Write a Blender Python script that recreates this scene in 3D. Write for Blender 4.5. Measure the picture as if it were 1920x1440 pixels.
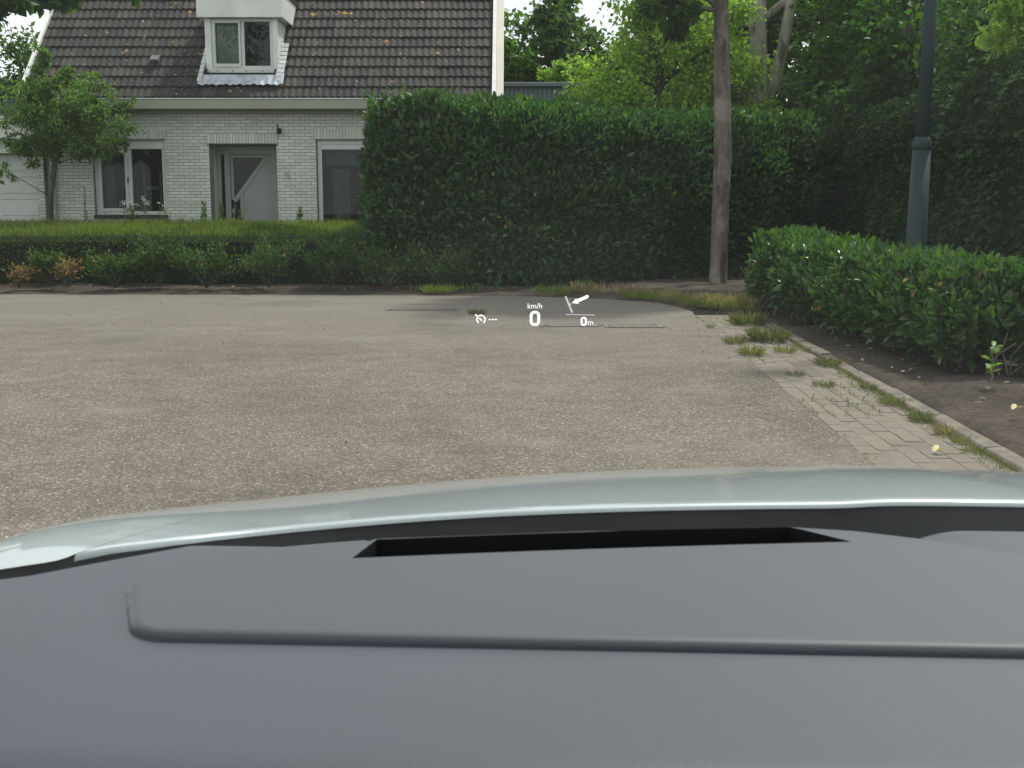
import bpy, math, random
import numpy as np
from mathutils import Vector, Matrix
random.seed(7)
RNG = np.random.default_rng(11)
for o in list(bpy.data.objects):
    bpy.data.objects.remove(o)
SC = bpy.context.scene
COL = SC.collection
R = math.radians

# ------------------------------------------------------------------ camera
cam_d = bpy.data.cameras.new('camera')
cam = bpy.data.objects.new('camera', cam_d); COL.objects.link(cam)
PITCH = math.atan(325 / 2200)
cam.location = (0, 0, 1.25)
cam.rotation_euler = (R(90) - PITCH, 0, 0)
cam_d.sensor_width = 36; cam_d.lens = 36 * 2200 / 1920
cam_d.clip_start = 0.02; cam_d.clip_end = 900
cam_d.dof.use_dof = True; cam_d.dof.focus_distance = 8.0; cam_d.dof.aperture_fstop = 22
SC.camera = cam

# ------------------------------------------------------------------ light
SUN_EL, SUN_AZ = R(58), R(38)          # azimuth clockwise from +Y: behind the house, to the right
w = bpy.data.worlds.new('World'); SC.world = w; w.use_nodes = True
nt = w.node_tree; bg = nt.nodes['Background']
sky = nt.nodes.new('ShaderNodeTexSky'); sky.sky_type = 'NISHITA'; sky.sun_disc = False
sky.sun_elevation = SUN_EL; sky.sun_rotation = SUN_AZ
sky.air_density = 1.0; sky.dust_density = 3.0; sky.ozone_density = 1.0
tc = nt.nodes.new('ShaderNodeTexCoord')
nz = nt.nodes.new('ShaderNodeTexNoise'); nz.inputs['Scale'].default_value = 2.2; nz.inputs['Detail'].default_value = 6
rmp = nt.nodes.new('ShaderNodeMapRange'); rmp.inputs[1].default_value = .35; rmp.inputs[2].default_value = .62
rmp.inputs[3].default_value = .55; rmp.inputs[4].default_value = .95
mx = nt.nodes.new('ShaderNodeMix'); mx.data_type = 'RGBA'
mx.inputs['B'].default_value = (10.6, 10.9, 10.9, 1)
nt.links.new(tc.outputs['Generated'], nz.inputs['Vector']); nt.links.new(nz.outputs['Fac'], rmp.inputs[0])
nt.links.new(rmp.outputs[0], mx.inputs['Factor']); nt.links.new(sky.outputs[0], mx.inputs['A'])
nt.links.new(mx.outputs['Result'], bg.inputs['Color']); bg.inputs['Strength'].default_value = 0.125
sl = bpy.data.lights.new('sun', 'SUN'); sl.energy = 3.7; sl.angle = R(4); sl.color = (1, .955, .88)
sun = bpy.data.objects.new('sun', sl); COL.objects.link(sun)
S = Vector((math.sin(SUN_AZ) * math.cos(SUN_EL), math.cos(SUN_AZ) * math.cos(SUN_EL), math.sin(SUN_EL)))
sun.rotation_euler = S.to_track_quat('Z', 'Y').to_euler(); sun.location = S * 60
SC.view_settings.view_transform = 'Standard'; SC.view_settings.look = 'None'
SC.view_settings.gamma = 1; SC.view_settings.use_curve_mapping = False
SC.view_settings.exposure = 0.0
SC.render.engine = 'CYCLES'
cy = SC.cycles
cy.max_bounces = 7; cy.diffuse_bounces = 3; cy.glossy_bounces = 3; cy.transmission_bounces = 4; cy.transparent_max_bounces = 10
cy.use_denoising = True; cy.caustics_reflective = False; cy.caustics_refractive = False

# ------------------------------------------------------------------ materials
def new_mat(name):
    m = bpy.data.materials.new(name); m.use_nodes = True
    return m, m.node_tree, m.node_tree.nodes['Principled BSDF']
def nd(t, typ, **kw):
    n = t.nodes.new(typ)
    for k, v in kw.items():
        if k.startswith('i_'):
            n.inputs[k[2:].replace('_', ' ')].default_value = v
        else: setattr(n, k, v)
    return n
def ramp(t, fac, stops):
    n = t.nodes.new('ShaderNodeValToRGB'); e = n.color_ramp.elements
    while len(e) < len(stops): e.new(.5)
    for el, (p, c) in zip(e, stops):
        el.position = p; el.color = (*c, 1) if len(c) == 3 else c
    t.links.new(fac, n.inputs[0]); return n.outputs[0]
def mixc(t, fac, a, b, mode='MIX'):
    n = t.nodes.new('ShaderNodeMix'); n.data_type = 'RGBA'; n.blend_type = mode
    for s, v in (('Factor', fac), ('A', a), ('B', b)):
        if hasattr(v, 'is_linked') or hasattr(v, 'links'): t.links.new(v, n.inputs[s])
        elif s == 'Factor': n.inputs[s].default_value = v
        else: n.inputs[s].default_value = (*v, 1)
    return n.outputs['Result']
def noise(t, scale, detail=4, vec=None, rough=.55):
    n = nd(t, 'ShaderNodeTexNoise'); n.inputs['Scale'].default_value = scale; n.inputs['Detail'].default_value = detail
    n.inputs['Roughness'].default_value = rough
    if vec is not None: t.links.new(vec, n.inputs['Vector'])
    return n.outputs['Fac']
def pos(t): return nd(t, 'ShaderNodeNewGeometry').outputs['Position']
def objco(t): return nd(t, 'ShaderNodeTexCoord').outputs['Object']
def rnd_obj(t): return nd(t, 'ShaderNodeObjectInfo').outputs['Random']
def bump(t, h, strength, dist, bsdf):
    b = nd(t, 'ShaderNodeBump'); b.inputs['Strength'].default_value = strength; b.inputs['Distance'].default_value = dist
    t.links.new(h, b.inputs['Height']); t.links.new(b.outputs[0], bsdf.inputs['Normal']); return b
def simple(name, c, rough=.5, metal=0, var=.12, scale=3., spec=.5, bmp=0, bscale=200, coat=0):
    m, t, b = new_mat(name)
    n = noise(t, scale, 5, pos(t))
    lo = tuple(x * (1 - var) for x in c); hi = tuple(min(1, x * (1 + var)) for x in c)
    t.links.new(ramp(t, n, [(.3, lo), (.7, hi)]), b.inputs['Base Color'])
    b.inputs['Roughness'].default_value = rough; b.inputs['Metallic'].default_value = metal
    b.inputs['Specular IOR Level'].default_value = spec; b.inputs['Coat Weight'].default_value = coat
    if bmp: bump(t, noise(t, bscale, 3, pos(t)), bmp, .002, b)
    return m
def leaf_mat(name, cols, trans=.35, rough=.42, spec=.5, clump=1.2, tint=(1.25, 1.35, .55)):
    m, t, b = new_mat(name)
    rp = nd(t, 'ShaderNodeNewGeometry').outputs['Random Per Island']
    c1 = ramp(t, rp, [(i / (len(cols) - 1), c) for i, c in enumerate(cols)])
    n = noise(t, clump, 3, pos(t))
    f = ramp(t, n, [(.3, (.72, .72, .72)), (.7, (1.25, 1.25, 1.15))])
    c2 = mixc(t, 1.0, c1, f, 'MULTIPLY')
    t.links.new(c2, b.inputs['Base Color'])
    b.inputs['Roughness'].default_value = rough; b.inputs['Specular IOR Level'].default_value = spec
    tr = nd(t, 'ShaderNodeBsdfTranslucent')
    c3 = mixc(t, 1.0, c2, tint, 'MULTIPLY'); t.links.new(c3, tr.inputs['Color'])
    ms = nd(t, 'ShaderNodeMixShader'); ms.inputs[0].default_value = trans
    t.links.new(b.outputs[0], ms.inputs[1]); t.links.new(tr.outputs[0], ms.inputs[2])
    t.links.new(ms.outputs[0], t.nodes['Material Output'].inputs['Surface'])
    return m
def glass_mat(name, tint, ior=1.5, rough=0.0):
    m = bpy.data.materials.new(name); m.use_nodes = True; t = m.node_tree; t.nodes.clear()
    out = nd(t, 'ShaderNodeOutputMaterial'); tr = nd(t, 'ShaderNodeBsdfTransparent'); tr.inputs[0].default_value = (*tint, 1)
    gl = nd(t, 'ShaderNodeBsdfGlossy'); gl.inputs['Roughness'].default_value = rough
    fr = nd(t, 'ShaderNodeFresnel'); fr.inputs['IOR'].default_value = ior
    ms = nd(t, 'ShaderNodeMixShader'); t.links.new(fr.outputs[0], ms.inputs[0])
    t.links.new(tr.outputs[0], ms.inputs[1]); t.links.new(gl.outputs[0], ms.inputs[2])
    t.links.new(ms.outputs[0], out.inputs[0]); return m

M = {}
def mk_asphalt():
    m, t, b = new_mat('asphalt'); p = pos(t)
    v = nd(t, 'ShaderNodeTexVoronoi'); v.inputs['Scale'].default_value = 105; t.links.new(p, v.inputs['Vector'])
    sep = nd(t, 'ShaderNodeSeparateColor'); t.links.new(v.outputs['Color'], sep.inputs[0])
    chips = ramp(t, sep.outputs[0], [(0, (.082, .071, .057)), (.5, (.133, .112, .086)), (.82, (.171, .145, .112)), (.94, (.25, .228, .19)), (1, (.40, .375, .325))])
    v2 = nd(t, 'ShaderNodeTexVoronoi'); v2.inputs['Scale'].default_value = 150; t.links.new(p, v2.inputs['Vector'])
    s2 = nd(t, 'ShaderNodeSeparateColor'); t.links.new(v2.outputs['Color'], s2.inputs[0])
    fine = ramp(t, s2.outputs[1], [(0, (.72, .72, .72)), (1, (1.28, 1.28, 1.28))])
    c = mixc(t, 1, chips, fine, 'MULTIPLY')
    big = ramp(t, noise(t, .42, 7, p, .66), [(.30, (.55, .55, .54)), (.47, (.84, .83, .82)), (.60, (.93, .92, .91)), (.74, (1.08, 1.06, 1.03))])
    c = mixc(t, 1, c, big, 'MULTIPLY')
    mid = ramp(t, noise(t, 3.2, 5, p, .6), [(.3, (.82, .82, .82)), (.7, (1.15, 1.15, 1.14))])
    c = mixc(t, 1, c, mid, 'MULTIPLY')
    # fine grey dust washed onto the far and right edges of the yard
    mp = nd(t, 'ShaderNodeMapping'); mp.inputs['Scale'].default_value = (.5, .9, 1); t.links.new(p, mp.inputs[0])
    dn = noise(t, .9, 5, mp.outputs[0], .65)
    dust = ramp(t, dn, [(.53, (0, 0, 0)), (.68, (.75, .75, .75))])
    sx = nd(t, 'ShaderNodeSeparateXYZ'); t.links.new(p, sx.inputs[0])
    far = nd(t, 'ShaderNodeMapRange'); far.inputs[1].default_value = 9; far.inputs[2].default_value = 15; t.links.new(sx.outputs['Y'], far.inputs[0])
    dm = nd(t, 'ShaderNodeMath', operation='MULTIPLY'); t.links.new(dust, dm.inputs[0]); t.links.new(far.outputs[0], dm.inputs[1])
    c = mixc(t, dm.outputs[0], c, (.20, .185, .16))
    # even film of silt over the far third, so the chips show less there
    ff = nd(t, 'ShaderNodeMath', operation='MULTIPLY'); ff.inputs[1].default_value = .55; t.links.new(far.outputs[0], ff.inputs[0])
    c = mixc(t, ff.outputs[0], c, (.155, .142, .123))
    # pale silt left by dried puddles on the nearer right part
    mp2 = nd(t, 'ShaderNodeMapping'); mp2.inputs['Scale'].default_value = (.7, .9, 1); mp2.inputs['Location'].default_value = (3.1, .4, 0); t.links.new(p, mp2.inputs[0])
    sil = ramp(t, noise(t, .8, 6, mp2.outputs[0], .6), [(.56, (0, 0, 0)), (.72, (.5, .5, .5))])
    c = mixc(t, sil, c, (.20, .18, .15))
    # a few darker oil patches
    ol = ramp(t, noise(t, .45, 5, p, .6), [(.28, (.74, .74, .74)), (.46, (1, 1, 1))])
    c = mixc(t, 1, c, ol, 'MULTIPLY')
    t.links.new(c, b.inputs['Base Color']); b.inputs['Roughness'].default_value = .85
    b.inputs['Specular IOR Level'].default_value = .35
    bump(t, v.outputs['Distance'], .55, .006, b)
    return m
M['asphalt'] = mk_asphalt()
def mk_soil():
    m, t, b = new_mat('soil'); p = pos(t)
    n1 = noise(t, 1.5, 6, p); n2 = noise(t, 28, 6, p, .7)
    c = ramp(t, n1, [(.3, (.038, .032, .026)), (.55, (.068, .057, .046)), (.75, (.105, .09, .073))])
    c = mixc(t, 1, c, ramp(t, n2, [(.3, (.5, .5, .5)), (.7, (1.5, 1.45, 1.4))]), 'MULTIPLY')
    t.links.new(c, b.inputs['Base Color']); b.inputs['Roughness'].default_value = .95; b.inputs['Specular IOR Level'].default_value = .15
    bump(t, n2, .9, .02, b); return m
M['soil'] = mk_soil()
M['ground'] = simple('ground', (.05, .075, .03), .95, var=.4, scale=.8, spec=.1)
def mk_brickpaint():
    m, t, b = new_mat('white_brick'); p = pos(t)
    r = rnd_obj(t)
    c = ramp(t, r, [(0, (.53, .545, .495)), (.5, (.61, .625, .575)), (1, (.67, .685, .635))])
    g = ramp(t, noise(t, .9, 5, p), [(.3, (.88, .89, .86)), (.65, (1.04, 1.04, 1.04))])
    c = mixc(t, 1, c, g, 'MULTIPLY')
    sp = ramp(t, noise(t, 11, 3, p), [(.70, (1, 1, 1)), (.78, (.72, .70, .66))])
    c = mixc(t, 1, c, sp, 'MULTIPLY')
    t.links.new(c, b.inputs['Base Color']); b.inputs['Roughness'].default_value = .75
    bump(t, noise(t, 60, 4, p), .3, .004, b); return m
M['brick'] = mk_brickpaint()
M['mortar'] = simple('mortar', (.25, .26, .235), .9, var=.12, scale=6)
M['frame'] = simple('window_paint', (.55, .575, .54), .35, var=.06, scale=2)
M['render_white'] = simple('weathered_white', (.70, .715, .68), .55, var=.12, scale=2.2)
M['fascia'] = simple('fascia', (.29, .30, .24), .5, var=.06, scale=1.2)
M['cream'] = simple('cream_board', (.60, .57, .49), .5, var=.06)
M['sunlit_lip'] = simple('gutter_lip', (.75, .75, .72), .25, var=.1, metal=.4)  # bright colour stands in for sunlight caught along the gutter edge
M['lead'] = simple('lead', (.36, .39, .43), .6, var=.35, scale=7, metal=.15, bmp=.5, bscale=18)
M['door'] = simple('door_paint', (.27, .295, .27), .4, var=.05)
M['dark'] = simple('interior_dark', (.03, .032, .034), .8, var=.2)
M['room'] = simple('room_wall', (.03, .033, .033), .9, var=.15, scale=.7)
M['curtain'] = simple('curtain', (.22, .24, .225), .9, var=.15, scale=5)
M['blind'] = simple('blind', (.46, .49, .44), .8, var=.06)
M['black'] = simple('black_plastic', (.008, .009, .011), .6, var=.1, spec=.25)
M['glass'] = glass_mat('window_glass', (.74, .80, .78), 1.36)
M['clad'] = simple('seam_cladding', (.055, .065, .09), .45, var=.15, scale=2, metal=.2)
M['shed'] = simple('shed_metal', (.13, .165, .165), .45, var=.15, scale=.7, metal=.2)
def mk_tile():
    m, t, b = new_mat('roof_tile'); p = pos(t)
    c = ramp(t, rnd_obj(t), [(0, (.018, .0175, .017)), (.4, (.027, .0255, .024)), (.8, (.036, .033, .030)), (1, (.050, .046, .042))])
    g = ramp(t, noise(t, 1.1, 5, p), [(.3, (.75, .75, .78)), (.7, (1.25, 1.22, 1.2))])
    c = mixc(t, 1, c, g, 'MULTIPLY')
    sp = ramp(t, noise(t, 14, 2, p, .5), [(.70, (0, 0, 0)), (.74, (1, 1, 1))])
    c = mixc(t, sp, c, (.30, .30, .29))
    lic = ramp(t, noise(t, 4.6, 3, p, .5), [(.69, (0, 0, 0)), (.72, (1, 1, 1))])
    c = mixc(t, lic, c, (.30, .17, .03))
    t.links.new(c, b.inputs['Base Color']); b.inputs['Roughness'].default_value = .8; b.inputs['Specular IOR Level'].default_value = .3
    bump(t, noise(t, 45, 4, p), .4, .004, b); return m
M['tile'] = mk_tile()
def mk_bark(name, a, bcol, moss=(.10, .11, .06), sc=9):
    m, t, b = new_mat(name); p = pos(t)
    mp = nd(t, 'ShaderNodeMapping'); mp.inputs['Scale'].default_value = (1, 1, .28); t.links.new(p, mp.inputs[0])
    n = noise(t, sc, 6, mp.outputs[0], .65); n2 = noise(t, 2.5, 4, p)
    c = ramp(t, n, [(.3, a), (.7, bcol)])
    c = mixc(t, ramp(t, n2, [(.52, (0, 0, 0)), (.62, (.6, .6, .6))]), c, moss)
    sc2 = ramp(t, noise(t, 5.0, 2, mp.outputs[0]), [(.55, (1, 1, 1)), (.66, (.42, .39, .36))])
    c = mixc(t, 1, c, sc2, 'MULTIPLY')
    t.links.new(c, b.inputs['Base Color']); b.inputs['Roughness'].default_value = .85
    bump(t, n, .6, .02, b); return m
M['bark'] = mk_bark('bark', (.070, .055, .044), (.215, .182, .15), (.30, .275, .23), 16)
M['bark_pale'] = mk_bark('pale_bark', (.20, .19, .15), (.36, .34, .28), (.16, .17, .10))
M['bark_dark'] = mk_bark('dark_bark', (.03, .028, .022), (.075, .066, .05))
M['twig'] = simple('twig', (.010, .011, .007), .9, var=.3, scale=8)
M['laurel'] = leaf_mat('laurel_leaf', [(.021, .066, .024), (.036, .10, .032), (.054, .13, .04), (.042, .108, .042), (.11, .17, .055)], .35, .45, .3)
M['laurel_lit'] = leaf_mat('laurel_leaf_low', [(.022, .060, .018), (.034, .088, .022), (.055, .13, .028), (.05, .11, .034), (.10, .18, .040)], .40, .30, .45)
M['laurel_top'] = leaf_mat('laurel_shoot', [(.022, .072, .02), (.034, .10, .024), (.05, .13, .03), (.075, .165, .036)], .42, .55, .15)
M['leaf_old'] = leaf_mat('old_leaf', [(.22, .12, .03), (.30, .20, .05), (.26, .10, .03)], .3, .5)
M['ivy'] = leaf_mat('ivy_leaf', [(.016, .042, .016), (.028, .064, .023), (.044, .088, .03)], .25, .7, .06)
M['yew'] = leaf_mat('clipped_leaf', [(.035, .075, .018), (.06, .125, .024), (.09, .165, .03)], .35, .5, .3)
M['shrub'] = leaf_mat('shrub_leaf', [(.022, .060, .020), (.034, .085, .026), (.055, .12, .03), (.14, .15, .035)], .35, .5, .2)
M['shrub_dead'] = leaf_mat('withered_leaf', [(.05, .09, .03), (.30, .15, .06), (.36, .21, .09), (.08, .11, .035), (.22, .12, .05), (.06, .10, .03)], .3, .6)
M['fruit'] = leaf_mat('fruit_tree_leaf', [(.06, .125, .025), (.09, .175, .034), (.125, .22, .042), (.17, .265, .055)], .5, .5, .3, tint=(1.1, 1.32, .6))
M['bright'] = leaf_mat('bright_leaf', [(.18, .28, .06), (.24, .36, .075), (.31, .43, .095)], .62, .55, .2, tint=(1.12, 1.3, .7))
M['mid'] = leaf_mat('mid_leaf', [(.06, .13, .026), (.085, .175, .034), (.12, .22, .042)], .52, .5, .25)
M['deep'] = leaf_mat('deep_leaf', [(.03, .08, .02), (.048, .115, .026), (.075, .16, .034)], .48, .5, .2)
M['far'] = leaf_mat('far_leaf', [(.055, .115, .04), (.075, .145, .046), (.10, .175, .052)], .45, .6, .2)
M['woods'] = leaf_mat('woods_leaf', [(.02, .045, .015), (.03, .065, .02), (.05, .09, .025)], .3, .6, clump=.5)
M['grass'] = leaf_mat('grass_blade', [(.10, .16, .025), (.15, .215, .034), (.22, .27, .06)], .45, .5)
M['tuft'] = leaf_mat('tuft_blade', [(.07, .105, .035), (.11, .15, .045), (.17, .18, .075), (.24, .21, .12)], .35, .6, .2)
M['tuft_pale'] = leaf_mat('pale_tuft_blade', [(.14, .16, .05), (.20, .21, .075), (.26, .23, .12)], .35, .6, .2)
M['dry'] = leaf_mat('dry_grass_blade', [(.34, .28, .16), (.30, .25, .14), (.20, .19, .09)], .35, .6)
M['weed'] = leaf_mat('weed_leaf', [(.10, .19, .03), (.14, .25, .04), (.18, .28, .05)], .45, .5)
M['pole'] = simple('green_paint', (.012, .033, .033), .65, var=.25, scale=3, spec=.3)
M['lens'] = simple('lantern_lens', (.6, .62, .6), .3)
def mk_paver():
    m, t, b = new_mat('clinker_paver'); p = pos(t)
    c = ramp(t, rnd_obj(t), [(0, (.115, .094, .072)), (.35, (.142, .114, .086)), (.7, (.172, .14, .106)), (1, (.155, .135, .108))])
    c = mixc(t, 1, c, ramp(t, noise(t, 2.2, 5, p), [(.3, (.78, .78, .78)), (.7, (1.22, 1.2, 1.16))]), 'MULTIPLY')
    c = mixc(t, 1, c, ramp(t, noise(t, 55, 4, p), [(.3, (.8, .8, .8)), (.7, (1.18, 1.18, 1.18))]), 'MULTIPLY')
    d = ramp(t, noise(t, 1.6, 7, p, .72), [(.36, (0, 0, 0)), (.58, (.92, .92, .92))])
    c = mixc(t, d, c, (.150, .130, .102))
    t.links.new(c, b.inputs['Base Color']); b.inputs['Roughness'].default_value = .85
    bump(t, noise(t, 70, 5, p), .5, .004, b); return m
M['paver'] = mk_paver()
M['kerb'] = simple('kerb_concrete', (.135, .118, .092), .95, var=.42, scale=5.5, bmp=.6, bscale=70)
M['joint'] = simple('joint_sand', (.145, .125, .098), .95, var=.3, scale=12)
M['iron'] = simple('cast_iron', (.15, .136, .114), .85, var=.35, scale=14)
M['void'] = simple('drain_void', (.055, .05, .042), .95, var=.4, scale=12)
def mk_paint():
    m, t, b = new_mat('silver_paint')
    fl = nd(t, 'ShaderNodeTexVoronoi'); fl.inputs['Scale'].default_value = 900; t.links.new(objco(t), fl.inputs['Vector'])
    s = nd(t, 'ShaderNodeSeparateColor'); t.links.new(fl.outputs['Color'], s.inputs[0])
    t.links.new(ramp(t, s.outputs[0], [(0, (.30, .345, .36)), (1, (.36, .41, .42))]), b.inputs['Base Color'])
    b.inputs['Metallic'].default_value = .4; b.inputs['Roughness'].default_value = .5
    b.inputs['Coat Weight'].default_value = 1.0; b.inputs['Coat Roughness'].default_value = .06
    return m
M['paint'] = mk_paint()
def mk_dash(name, c, bs):
    m, t, b = new_mat(name); p = objco(t)
    v = nd(t, 'ShaderNodeTexVoronoi'); v.inputs['Scale'].default_value = bs; t.links.new(p, v.inputs['Vector'])
    n = noise(t, 2.5, 3, p)
    t.links.new(ramp(t, n, [(.3, tuple(x * .93 for x in c)), (.7, tuple(x * 1.07 for x in c))]), b.inputs['Base Color'])
    b.inputs['Roughness'].default_value = .55; b.inputs['Specular IOR Level'].default_value = .45
    b.inputs['Sheen Weight'].default_value = .15
    bump(t, v.outputs['Distance'], .22, .0006, b); return m
M['dash'] = mk_dash('dash_skin', (.035, .042, .057), 420)
M['dash_pad'] = mk_dash('hood_skin', (.032, .038, .050), 700)
M['windscreen'] = glass_mat('windscreen_glass', (.965, .985, .975), 1.12)
def veil_film(m):  # thin pale film added to the glass to veil the view with haze
    t = m.node_tree; out = [n for n in t.nodes if n.type == 'OUTPUT_MATERIAL'][0]; src = out.inputs[0].links[0].from_socket
    df = nd(t, 'ShaderNodeBsdfDiffuse'); df.inputs[0].default_value = (.62, .66, .64, 1); tl = nd(t, 'ShaderNodeBsdfTranslucent'); tl.inputs[0].default_value = (.62, .66, .64, 1)
    a = nd(t, 'ShaderNodeMixShader'); t.links.new(df.outputs[0], a.inputs[1]); t.links.new(tl.outputs[0], a.inputs[2])
    f = ramp(t, noise(t, 5, 5, objco(t)), [(.35, (.013, .013, .013)), (.7, (.028, .028, .028))])
    b = nd(t, 'ShaderNodeMixShader'); t.links.new(f, b.inputs[0]); t.links.new(src, b.inputs[1]); t.links.new(a.outputs[0], b.inputs[2]); t.links.new(b.outputs[0], out.inputs[0])
veil_film(M['windscreen'])
M['rubber'] = simple('rubber', (.015, .015, .015), .8)
M['alloy'] = simple('alloy', (.45, .46, .47), .3, metal=.9)
M['headlamp'] = simple('lamp_glass', (.6, .62, .64), .1, coat=1)
def mk_emit():
    m = bpy.data.materials.new('projected_light'); m.use_nodes = True; t = m.node_tree; t.nodes.clear()
    e = nd(t, 'ShaderNodeEmission'); e.inputs[0].default_value = (.97, .98, 1, 1); e.inputs[1].default_value = 1.4
    o = nd(t, 'ShaderNodeOutputMaterial'); t.links.new(e.outputs[0], o.inputs[0]); return m
M['hud'] = mk_emit()
def mk_emit2():
    m = bpy.data.materials.new('projected_light_dim'); m.use_nodes = True; t = m.node_tree; t.nodes.clear()
    e = nd(t, 'ShaderNodeEmission'); e.inputs[0].default_value = (.92, .86, .93, 1); e.inputs[1].default_value = .72
    o = nd(t, 'ShaderNodeOutputMaterial'); t.links.new(e.outputs[0], o.inputs[0]); return m
M['hud_dim'] = mk_emit2()

# ------------------------------------------------------------------ mesh helpers
def tag(o, label=None, cat=None, group=None, kind=None):
    if label: o['label'] = label
    if cat: o['category'] = cat
    if group: o['group'] = group
    if kind: o['kind'] = kind
    return o
def thing(name, label, cat, loc=(0, 0, 0), rotz=0., group=None):
    o = bpy.data.objects.new(name, None); COL.objects.link(o); o.empty_display_size = .2
    o.location = loc; o.rotation_euler = (0, 0, rotz)
    return tag(o, label, cat, group)
def link(name, me, parent=None, mat=None):
    if mat is not None and not me.materials: me.materials.append(mat)
    o = bpy.data.objects.new(name, me); COL.objects.link(o)
    if parent is not None: o.parent = parent
    return o
class MB:
    def __init__(s): s.v = []; s.f = []
    def add(s, vs, fs):
        k = len(s.v); s.v += [tuple(p) for p in vs]; s.f += [tuple(i + k for i in f) for f in fs]; return s
    def box(s, x0, x1, y0, y1, z0, z1):
        return s.add([(x0, y0, z0), (x1, y0, z0), (x1, y1, z0), (x0, y1, z0), (x0, y0, z1), (x1, y0, z1), (x1, y1, z1), (x0, y1, z1)],
                     [(0, 3, 2, 1), (4, 5, 6, 7), (0, 1, 5, 4), (1, 2, 6, 5), (2, 3, 7, 6), (3, 0, 4, 7)])
    def prism(s, poly, y0, y1, axis='y'):
        n = len(poly)
        if axis == 'y': a = [(x, y0, z) for x, z in poly]; b = [(x, y1, z) for x, z in poly]
        elif axis == 'x': a = [(y0, x, z) for x, z in poly]; b = [(y1, x, z) for x, z in poly]
        else: a = [(x, z, y0) for x, z in poly]; b = [(x, z, y1) for x, z in poly]
        return s.add(a + b, [tuple(range(n)), tuple(range(2 * n - 1, n - 1, -1))] + [(i, i + n, (i + 1) % n + n, (i + 1) % n) for i in range(n)])
    def tube(s, pts, rad, n=8, cap=True):
        pts = [Vector(p) for p in pts]; m = len(pts)
        if not hasattr(rad, '__len__'): rad = [rad] * m
        vs = []; ref = Vector((.3, .9, .1)).normalized()
        for i in range(m):
            d = (pts[min(i + 1, m - 1)] - pts[max(i - 1, 0)]).normalized()
            a = d.cross(ref)
            if a.length < 1e-3: a = d.cross(Vector((1, 0, 0)))
            a.normalize(); b = d.cross(a)
            for k in range(n):
                t = 2 * math.pi * k / n
                vs.append(pts[i] + (a * math.cos(t) + b * math.sin(t)) * rad[i])
        fs = [(i * n + k, i * n + (k + 1) % n, (i + 1) * n + (k + 1) % n, (i + 1) * n + k) for i in range(m - 1) for k in range(n)]
        if cap: fs += [tuple(range(n - 1, -1, -1)), tuple((m - 1) * n + k for k in range(n))]
        return s.add(vs, fs)
    def grid(s, fn, nu, nv):
        vs = [fn(i / nu, j / nv) for i in range(nu + 1) for j in range(nv + 1)]
        W = nv + 1
        return s.add(vs, [(i * W + j, (i + 1) * W + j, (i + 1) * W + j + 1, i * W + j + 1) for i in range(nu) for j in range(nv)])
    def build(s, name, mat, parent=None, smooth=False, bev=0, seg=2):
        me = bpy.data.meshes.new(name); me.from_pydata(s.v, [], s.f); me.materials.append(mat)
        if smooth: me.polygons.foreach_set('use_smooth', [True] * len(me.polygons))
        o = link(name, me, parent)
        if bev:
            b = o.modifiers.new('bevel', 'BEVEL'); b.width = bev; b.segments = seg; b.limit_method = 'ANGLE'
        return o
def np_mesh(name, V, F, mat, smooth=True):
    """V (n,3); F list of int arrays (k, corners)"""
    me = bpy.data.meshes.new(name); me.vertices.add(len(V)); me.vertices.foreach_set('co', np.ascontiguousarray(V, dtype=np.float32).ravel())
    li = np.concatenate([f.ravel() for f in F]).astype(np.int32)
    lt = np.concatenate([np.full(len(f), f.shape[1]) for f in F]).astype(np.int32)
    ls = np.concatenate([[0], np.cumsum(lt)[:-1]]).astype(np.int32)
    me.loops.add(len(li)); me.loops.foreach_set('vertex_index', li)
    me.polygons.add(len(lt)); me.polygons.foreach_set('loop_start', ls); me.polygons.foreach_set('loop_total', lt)
    me.update(calc_edges=True); me.validate()
    me.polygons.foreach_set('use_smooth', np.full(len(lt), smooth))
    me.materials.append(mat); return me
def unit(a): return a / np.maximum(1e-9, np.linalg.norm(a, axis=-1, keepdims=True))
def vnoise(P, seed=0):
    P = np.asarray(P, float); i = np.floor(P).astype(np.int64); f = P - i; f = f * f * (3 - 2 * f)
    def h(a):
        n = (a[..., 0] * 73856093) ^ (a[..., 1] * 19349663) ^ (a[..., 2] * 83492791) ^ (seed * 2654435761)
        n = (n ^ (n >> 13)) * 1274126177 & 0x7fffffff
        return (n % 10007) / 10007.
    r = 0
    for dx in (0, 1):
        for dy in (0, 1):
            for dz in (0, 1):
                wt = (f[..., 0] if dx else 1 - f[..., 0]) * (f[..., 1] if dy else 1 - f[..., 1]) * (f[..., 2] if dz else 1 - f[..., 2])
                r = r + wt * h(i + np.array([dx, dy, dz]))
    return r * 2 - 1
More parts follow.
